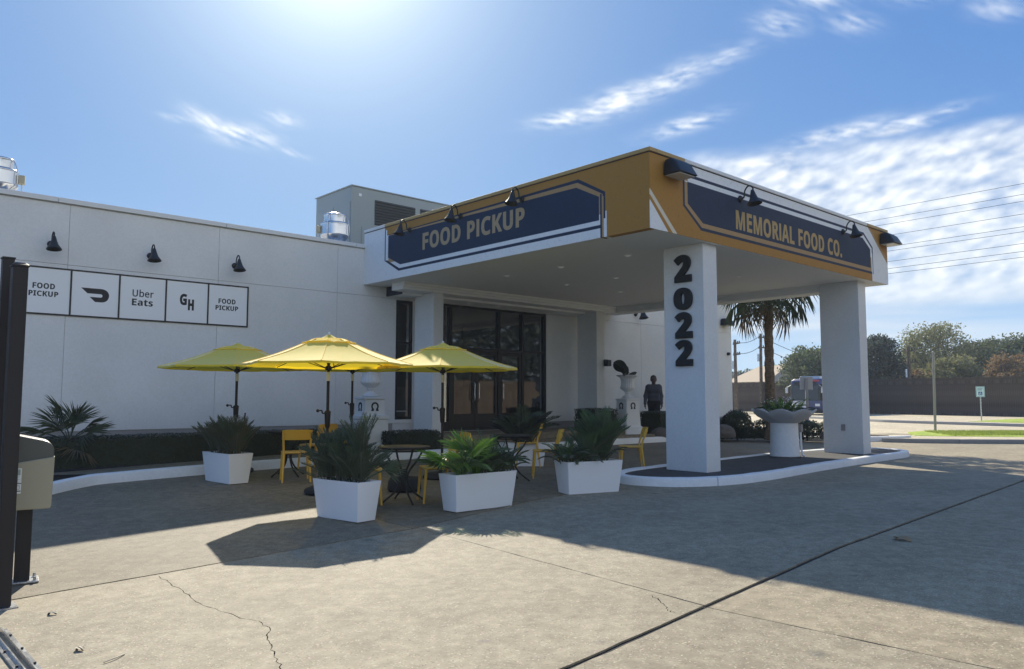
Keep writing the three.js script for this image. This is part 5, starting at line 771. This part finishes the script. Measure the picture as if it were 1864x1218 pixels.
{ // standing blades on the near verge
  rs(66); const T = []; for (let k = 0; k < 16000; k++) { const u = R(), v = R(), x = lerp(lerp(28.2, 37.5, u), lerp(31.2, 34.2, u), v), z = lerp(lerp(-9.2, -3.2, u), lerp(-11.2, -8.6, u), v), h = rr(0.03, 0.09), a = R() * 6.28, w = 0.008; T.push(x - Math.cos(a) * w, 0.1, z - Math.sin(a) * w, x + Math.cos(a) * w, 0.1, z + Math.sin(a) * w, x + rr(-0.04, 0.04), 0.1 + h, z + rr(-0.04, 0.04)); }
  const o = P('grass_blades', tri(T), phy(0.34, 0.40, 0.07, 0.8, { transmission: 0.45, thickness: 0, side: THREE.DoubleSide }), scene); o.userData.kind = 'stuff'; tag(o, 'sunlit green grass growing on the verge by the street', 'grass');
}
// dark board fence
const FA = V3(66.5, 0, -42), FB = V3(60, 0, -15.2), FC = V3(57, 0, -2);
{
  const o = thing('board_fence', 'long dark weathered wooden board fence across the street', 'fence'), H = 2.95; rs(91);
  for (const [a, b] of [[FA, FB], [FB, FC]]) {
    const d = b.clone().sub(a), l = d.length(); d.normalize(); const ang = Math.atan2(-d.z, d.x), B = [], put = (g, s, y, off) => { g.rotateY(ang); const q = a.clone().addScaledVector(d, s); g.translate(q.x + d.z * off, y, q.z - d.x * off); return g; };
    for (let s = 0; s < l; s += 0.148) B.push(put(box(-0.071, 0.071, 0, 2.72 + rr(-0.01, 0.01), -0.009, 0.009), s, 0.05, rr(-0.006, 0.006)));
    const g = P('fence_boards', B, M.wood, o); g.userData.kind = 'stuff';
    for (let s = 0; s < l; s += 4.8) { P('top_board', put(box(0.02, 4.78, 2.32, 2.58, 0.012, 0.04), s, 0.05, 0), M.wood, o); P('cap_rail', put(box(0.01, 4.79, 2.73, 2.78, -0.08, 0.09), s, 0.05, 0), M.wood, o); P('fence_post', put(box(-0.05, 0.05, 0, 2.72, -0.14, -0.03), s, 0.05, 0), M.wood, o); P('kick_board', put(box(0.02, 4.78, 0, 0.28, 0.013, 0.045), s, 0.05, 0), M.wood, o); }
  }
}
// a sunlit fence on the camera's side of the lot, which the entrance glass mirrors
{ const o = thing('rear_fence', 'weathered wooden board fence on the camera side of the lot', 'fence'), B = []; rs(92); for (let x = 14; x < 44; x += 0.15) B.push(box(x, x + 0.143, 0, 2.3 + rr(-0.02, 0.02), 2.4, 2.42)); const g = P('fence_boards', B, M.wood, o); g.userData.kind = 'stuff'; P('rail', [box(14, 44, 0.5, 0.6, 2.422, 2.47), box(14, 44, 1.8, 1.9, 2.422, 2.47)], M.wood, o); }
{ rs(93); const T = []; for (let k = 0; k < 30000; k++) { const x = rr(6, 74), z = rr(9, 16), top = 8.2 + 2.2 * noise.noise(x * 0.25, 2, 0) + 1.2 * noise.noise(x * 0.8, z * 0.5, 0), y = top * Math.pow(R(), 0.7), u = V3(rr(-1, 1), rr(-1, 1), rr(-1, 1)).normalize().multiplyScalar(0.42), v = V3(rr(-1, 1), rr(-1, 1), rr(-1, 1)).normalize().multiplyScalar(0.26); T.push(x - u.x, y - u.y, z - u.z, x + v.x, y + v.y, z + v.z, x + u.x, y + u.y, z + u.z); }
  const o = P('rear_woodland', tri(T), leafM(0.03, 0.045, 0.022, 0.3), scene); o.userData.kind = 'stuff'; tag(o, 'belt of trees on the camera side of the lot, mirrored in the entrance glass', 'woodland'); }
// trees
function tree(label, x, z, h, r, m, n, clumps, sd, ls = 0.28, low = 0.25, name = 'tree') {
  const o = thing(name, label, 'tree', [x, 0, z]); rs(sd); const T = [], limbs = [];
  P('trunk', [rod(V3(0, -0.1, 0), V3(rr(-0.2, 0.2), h * 0.55, rr(-0.2, 0.2)), 0.16 + h * 0.012, 0.09, 10)], M.bark, o);
  for (let c = 0; c < clumps; c++) {
    const a = R() * 2 * PI, q = Math.sqrt(R()), yy = lerp(low, 1, Math.pow(R(), 0.8)), prof = Math.sqrt(Math.max(0.06, 1 - Math.pow(Math.max(0, yy - 0.45) / 0.6, 2))) * (yy < 0.45 ? lerp(0.75, 1, yy / 0.45) : 1), cr = r * rr(0.2, 0.34), C = V3(Math.cos(a) * q * (r - cr * 0.5) * prof, yy * h - cr * 0.6, Math.sin(a) * q * (r - cr * 0.5) * prof);
    if (c % 3 === 0) limbs.push(rod(V3(0, h * rr(0.25, 0.5), 0), C, 0.07, 0.02, 5));
    for (let k = 0; k < n; k++) { const d = V3(rr(-1, 1), rr(-1, 1), rr(-1, 1)).normalize(), p = C.clone().addScaledVector(d, cr * Math.cbrt(R()) * rr(0.7, 1.15)); p.y = lerp(C.y, p.y, 0.8); const u = V3(rr(-1, 1), rr(-1, 1), rr(-1, 1)).normalize(), v = V3(rr(-1, 1), rr(-1, 1), rr(-1, 1)).cross(u).normalize(), l = ls * rr(0.6, 1.3), w = l * 0.45; T.push(p.x - u.x * l, p.y - u.y * l, p.z - u.z * l, p.x + v.x * w, p.y + v.y * w, p.z + v.z * w, p.x + u.x * l, p.y + u.y * l, p.z + u.z * l, p.x - u.x * l, p.y - u.y * l, p.z - u.z * l, p.x + u.x * l, p.y + u.y * l, p.z + u.z * l, p.x - v.x * w, p.y - v.y * w, p.z - v.z * w); }
  }
  P('crown', tri(T), m, o); P('limb', limbs, M.bark, o); return o;
}
const TL = { oak: leafM(0.055, 0.07, 0.042, 0.34, 0.95), olive: leafM(0.21, 0.21, 0.08, 0.45, 0.95), grey: leafM(0.17, 0.18, 0.10, 0.42, 0.95), rust: leafM(0.24, 0.155, 0.065, 0.42, 0.95), mid: leafM(0.12, 0.145, 0.065, 0.4, 0.95) };
const azp = (px, d) => { const a = 42.41 * D2R + Math.atan((px - 932) / 1410); return [Math.sin(a) * d, -Math.cos(a) * d]; };
for (const [px, d, h, r, m, n, c, lb, ls] of [
  [1702, 84, 8.6, 4.3, TL.olive, 46, 120, 'tallest pale olive tree beyond the dark fence', 0.2], [1590, 76, 7.0, 3.0, TL.oak, 60, 90, 'very dark oak beyond the fence just right of the right column', 0.24], [1486, 74, 6.2, 3.6, TL.mid, 60, 90, 'grey green tree behind the bus, left of the right column', 0.24],
  [1655, 92, 6.2, 4.2, TL.grey, 40, 90, 'pale greyish tree right of the dark oak', 0.24], [1625, 99, 6.3, 4.6, TL.mid, 40, 80, 'mid green tree behind the two thin utility poles', 0.28], [1772, 88, 6.9, 4.0, TL.mid, 50, 95, 'dark green tree right of the tallest olive tree', 0.26], [1815, 93, 7.3, 4.0, TL.oak, 50, 95, 'dark green tree behind the small parking sign', 0.26],
  [1852, 84, 7.3, 3.8, TL.mid, 50, 95, 'dense green tree at the right edge of the photo', 0.26], [1842, 74, 4.9, 2.6, TL.rust, 46, 70, 'low rusty autumn tree at the right edge before the green ones', 0.2], [1668, 78, 3.9, 2.6, TL.rust, 34, 60, 'low rusty brown tree just above the fence left of the tall olive tree', 0.22], [1740, 77, 5.0, 3.0, TL.olive, 44, 80, 'low olive tree close behind the fence', 0.22], [1895, 90, 7.5, 4, TL.mid, 50, 90, 'green tree just past the right edge', 0.26],
  [1445, 98, 5.6, 3.2, TL.mid, 40, 60, 'small grey green tree right of the palm trunk', 0.3], [1418, 125, 6.8, 4.2, TL.oak, 40, 70, 'dark clump of tree above the tan roof', 0.34], [1372, 130, 6.0, 3.4, TL.mid, 36, 50, 'distant small tree left of the leaning utility pole', 0.34], [1345, 128, 5.6, 3.0, TL.oak, 36, 45, 'distant small dark tree beside the end of the white wall', 0.34],
]) tree(lb, ...azp(px, d), h, r, m, Math.round(n * 2.2), c, Math.round(px * 3 + d), ls * 0.62);
{ // a reading mass of woodland along the horizon
  rs(707); const T = []; for (let k = 0; k < 26000; k++) { const px = rr(1320, 2050), d = rr(118, 150), [x, z] = azp(px, d), top = 4.6 + 1.6 * noise.noise(px * 0.02, 1, 0) + 0.8 * noise.noise(px * 0.07, 3, 0), y = top * Math.pow(R(), 0.6) , u = V3(rr(-1, 1), rr(-1, 1), rr(-1, 1)).normalize().multiplyScalar(0.5), v = V3(rr(-1, 1), rr(-1, 1), rr(-1, 1)).normalize().multiplyScalar(0.3); T.push(x - u.x, y - u.y, z - u.z, x + v.x, y + v.y, z + v.z, x + u.x, y + u.y, z + u.z); }
  const o = P('far_woodland', tri(T), TL.oak, scene); o.userData.kind = 'stuff'; tag(o, 'far off belt of dark woodland behind the trees and fence', 'woodland');
}
// house beyond the fence
{
  const [hx, hz] = azp(1408, 92), o = thing('tan_roof_house', 'low house with tan hip roof beyond the fence, behind the palm trunk', 'house', [hx, 0, hz], 0.98), w = 11, d = 7;
  P('wall', [box(-w / 2, w / 2, 0, 2.9, -d / 2, d / 2)], mat(0.5, 0.46, 0.4, 0.9), o);
  const e = 0.5, y0 = 2.85, y1 = 5.0, A = [-w / 2 - e, y0, d / 2 + e], B = [w / 2 + e, y0, d / 2 + e], C = [w / 2 + e, y0, -d / 2 - e], Dd = [-w / 2 - e, y0, -d / 2 - e], E = [-w / 2 + 2, y1, 0], F = [w / 2 - 2, y1, 0]; P('roof', [muv(tri([...A, ...B, ...F, ...A, ...F, ...E, ...B, ...C, ...F, ...C, ...Dd, ...E, ...C, ...E, ...F, ...Dd, ...A, ...E, ...A, ...Dd, ...C, ...A, ...C, ...B]))], mat(0.42, 0.33, 0.23, 0.9), o);
  P('fascia_board', [box(-w / 2 - e, w / 2 + e, 2.6, 2.84, d / 2 + e + 0.002, d / 2 + e + 0.06)], M.whitePl, o);
  for (const x of [-3.4, -0.2, 3.2]) { const f = P('window', [box(x - 0.9, x + 0.9, 1.3, 2.55, d / 2 + 0.002, d / 2 + 0.06)], mat(0.05, 0.05, 0.06, 0.4), o); P('pane', [box(x - 0.8, x + 0.8, 1.4, 2.45, d / 2 + 0.062, d / 2 + 0.07)], M.glassDark, f); }
}
// utility poles and lines
function utilityPole(label, px, d, top, lean) { const [x, z] = azp(px, d), o = thing('utility_pole', label, 'utility pole', [x, 0, z], 0.9); P('pole', [rod(V3(0, 0, 0), V3(lean, top, 0), 0.17, 0.12, 10)], M.bark, o); for (const y of [top - 0.35, top - 1.3]) { P('crossarm', [cbox(1.6, 0.1, 0.1, lean * y / top, y, 0.13)], M.bark, o); P('insulator', [-0.7, -0.3, 0.3, 0.7].map((q) => new THREE.CylinderGeometry(0.04, 0.05, 0.16, 8).translate(lean * y / top + q, y + 0.13, 0.13)), M.blackMatte, o); } P('transformer', [new THREE.CylinderGeometry(0.2, 0.2, 0.7, 14).translate(lean * 0.5 + 0.3, top - 2.2, 0)], M.galv, o); return V3(x, top, z); }
const q1 = utilityPole('left utility pole with crossarms beside the end of the white wall', 1339, 70, 6.4, 0.05), q2 = utilityPole('leaning utility pole with crossarms left of the palm trunk', 1384, 75, 7.25, -0.25), q3 = utilityPole('thin utility pole right of the dark oak', 1620, 80, 6.0, 0), q4 = utilityPole('thin utility pole before the pale greyish tree', 1655, 72, 5.6, 0.05);
function cable(label, a, b, sag, r, group) { const pts = []; for (let k = 0; k <= 12; k++) { const t = k / 12; pts.push(V3(lerp(a.x, b.x, t), lerp(a.y, b.y, t) - sag * 4 * t * (1 - t), lerp(a.z, b.z, t))); } one('power_line', label, 'power line', tube(pts, r, 24, 5), M.blackMatte, [0, 0, 0], 0, group); }
for (const [dy, w] of [[-0.2, 'upper'], [-1.15, 'lower']]) { cable(`${w} thin power line strung between the two poles left of the palm`, q1.clone().add(V3(0, dy, 0)), q2.clone().add(V3(0, dy, 0)), 0.3, 0.025, 'power lines between the poles left of the palm'); cable(`${w} thin power line running right from the leaning pole behind the palm trunk`, q2.clone().add(V3(0, dy, 0)), V3(...[azp(1560, 85)].flatMap(([x, z]) => [x, 4.6 + dy, z])), 0.5, 0.025, 'power lines right of the leaning pole'); cable(`${w} thin power line between the two thin poles over the trees`, q3.clone().add(V3(0, dy, 0)), q4.clone().add(V3(0, dy, 0)), 0.2, 0.025, 'power lines between the thin poles'); }
for (const [y, w] of [[12.3, 'topmost'], [11.75, 'second from the top'], [11.4, 'third from the top'], [10.75, 'fourth from the top'], [10.1, 'fifth, the middle one'], [9.85, 'fourth from the bottom'], [9.25, 'third from the bottom'], [8.85, 'second from the bottom'], [8.56, 'lowest']]) cable(`overhead power line right of the canopy, ${w} of nine`, V3(45, y + 0.1, 4), V3(45, y - 0.15, -62), 0.25, 0.011, 'overhead lines crossing the sky');
// bus
{
  const [bx, bz] = azp(1464, 61), o = thing('city_bus', 'white red and blue city bus half hidden by the right front column', 'bus', [bx + 3.7, 0, bz + 0.2], -93.2 * D2R), W = 2.5, Lb = 7.4, H = 2.75, f = Lb / 2;
  const white = mat(0.55, 0.57, 0.60, 0.35), blue = mat(0.03, 0.055, 0.16, 0.35), red = mat(0.42, 0.04, 0.05, 0.4);
  P('body', [loft([[0.35, W - 0.06, Lb - 0.1], [0.45, W, Lb], [1.15, W, Lb]], 0.2, 4)], blue, o); P('roof', [loft([[2.35, W, Lb], [2.62, W - 0.06, Lb - 0.06], [H, W - 0.35, Lb - 0.3]], 0.25, 4)], blue, o); P('front_panel', [box(-1.15, 0.2, 0.62, 1.14, f - 0.01, f + 0.01, 0.01)], white, o);
  P('window_band', [loft([[1.151, W - 0.02, Lb - 0.02], [2.349, W - 0.02, Lb - 0.02]], 0.2, 4)], M.glassDark, o);
  P('windscreen', [box(-1.05, 1.05, 1.2, 2.25, f - 0.012, f + 0.012, 0.01)], phy(0.03, 0.045, 0.06, 0.25), o); P('destination_sign', [box(-0.9, 0.9, 2.28, 2.52, f - 0.03, f + 0.016, 0.01)], M.black, o);
  P('red_stripe', [box(W / 2 - 0.002, W / 2 + 0.006, 2.36, 2.6, -f + 0.3, f - 0.25), box(-0.2, 1.1, 2.54, 2.66, f - 0.05, f + 0.02)], red, o); P('side_panel', [box(W / 2 - 0.002, W / 2 + 0.007, 0.5, 0.9, -f + 0.3, f - 2.7)], mat(0.06, 0.16, 0.36, 0.4), o);
  for (const x of [-0.95, 0.95]) P('headlight', [box(x - 0.18, x + 0.18, 0.75, 0.93, f - 0.01, f + 0.02, 0.02)], mat(0.85, 0.85, 0.82, 0.2), o);
  P('bumper', [box(-1.2, 1.2, 0.36, 0.58, f - 0.02, f + 0.12, 0.03)], M.blackMatte, o); P('roof_unit', [loft([[H, 1.7, 2.4], [H + 0.2, 1.6, 2.2]], 0.1)], white, o).position.z = f - 1.8;
  for (const z of [f - 2.1, -f + 2.2]) for (const s of [-1, 1]) { const w = P('wheel', [new THREE.CylinderGeometry(0.46, 0.46, 0.28, 24).rotateZ(PI / 2).translate(s * (W / 2 - 0.1), 0.46, z)], M.blackMatte, o); P('rim', [new THREE.CylinderGeometry(0.25, 0.25, 0.02, 20).rotateZ(PI / 2).translate(s * (W / 2 + 0.05), 0.46, z)], white, w); P('wheel_arch', [new THREE.TorusGeometry(0.54, 0.05, 8, 20, PI).rotateY(PI / 2).translate(s * (W / 2 + 0.005), 0.46, z)], white, o); }
  for (const x of [-1, 1]) P('mirror', [box(x * 1.42 - 0.1, x * 1.42 + 0.1, 1.7, 2.1, f + 0.05, f + 0.15, 0.03), rod(V3(x * 1.1, 2.3, f), V3(x * 1.42, 2.1, f + 0.1), 0.02)], white, o);
}
// posts and signs across the lot
{
  const o = thing('bare_sign_post', 'bare slightly leaning grey post standing in the grass verge', 'post', [32.5, 0.09, -11.25]); P('post', [loft([[0, 0.12, 0.07, 0.02], [3.05, 0.12, 0.07, 0.02, -0.1, 0.08]], 0.02)], mat(0.33, 0.31, 0.29, 0.8), o); P('clip', [box(-0.25, -0.1, 2.25, 2.35, 0.02, 0.06)], M.galv, o);
  const [c, g] = canvas(128, 176); g.fillStyle = '#d8ece8'; g.fillRect(0, 0, 128, 176); g.strokeStyle = '#4a8f86'; g.lineWidth = 5; g.strokeRect(8, 8, 112, 160); g.fillStyle = '#3f7f8f'; for (let k = 0; k < 3; k++) g.fillRect(24, 26 + k * 16, 80 - k * 8, 7); g.fillStyle = '#2e6a9c'; g.fillRect(36, 88, 56, 58); g.fillStyle = '#e8f2f2'; g.beginPath(); g.arc(64, 100, 6, 0, 7); g.fill(); g.lineWidth = 6; g.strokeStyle = '#e8f2f2'; g.beginPath(); g.moveTo(62, 108); g.lineTo(62, 122); g.lineTo(76, 122); g.lineTo(82, 136); g.stroke(); g.beginPath(); g.arc(60, 126, 13, 0.9, 4.4); g.stroke();
  const [sx, sz] = azp(1782, 50), s = thing('parking_sign', 'small white and blue accessible parking sign on a thin post by the fence', 'sign', [sx, 0.1, sz], -PI / 2 + 0.25); P('post', [box(-0.03, 0.03, 0, 1.45, -0.03, 0.03)], M.galv, s); const q = new THREE.BoxGeometry(0.42, 0.58, 0.012); q.translate(0, 1.6, 0.04); P('sign_plate', q, mat(1, 1, 1, 0.5, { map: tex(c, 0) }), s);
  const [tx, tz] = azp(1467, 30), b = thing('sign_back', 'grey post with the back of a square sign, before the bus', 'sign', [tx, 0, tz], 2.2); P('post', [box(-0.05, 0.05, 0, 2.05, -0.03, 0.03)], mat(0.3, 0.29, 0.28, 0.7), b); P('sign_plate', [cbox(0.44, 0.46, 0.01, 0, 1.88, 0.045)], mat(0.42, 0.41, 0.40, 0.6), b);
}
// litter
{
  rs(808); const lf = (label, x, z, s, m) => { const o = thing('fallen_leaf', label, 'leaf', [x, gy(x, z) + 0.012, z], rr(0, 6)); P('blade', bladeLeaf(0.16 * s, 0.05 * s, 1.6, 0.7).scale(1, 0.55, 1), m, o); };
  lf('large curled brown leaf lying beside the long joint on the right', 7.84, -3.12, 1.2, mat(0.30, 0.20, 0.10, 0.9, { side: THREE.DoubleSide })); lf('small dark scrap of leaf on the sunlit slab near the gate track', 1.36, -6.3, 0.4, L.dark); lf('small brown leaf on the sunlit slab at the lower left', 1.31, -5.33, 0.45, L.dead);
  const o = thing('twig', 'pale straw twig lying on the sunlit slab at the lower left', 'twig', [1.42, gy(1.42, -4.98) + 0.006, -4.98], 0.5); P('stalk', [tube([V3(-0.07, 0, 0), V3(0, 0.004, 0.012), V3(0.08, 0, 0)], 0.004, 8, 5)], mat(0.6, 0.52, 0.38, 0.8), o);
}
scene.fog = new THREE.FogExp2(0xd6e0ea, 0.001);   // thin haze: the trees across the street pale a little
renderer.render(scene, camera);
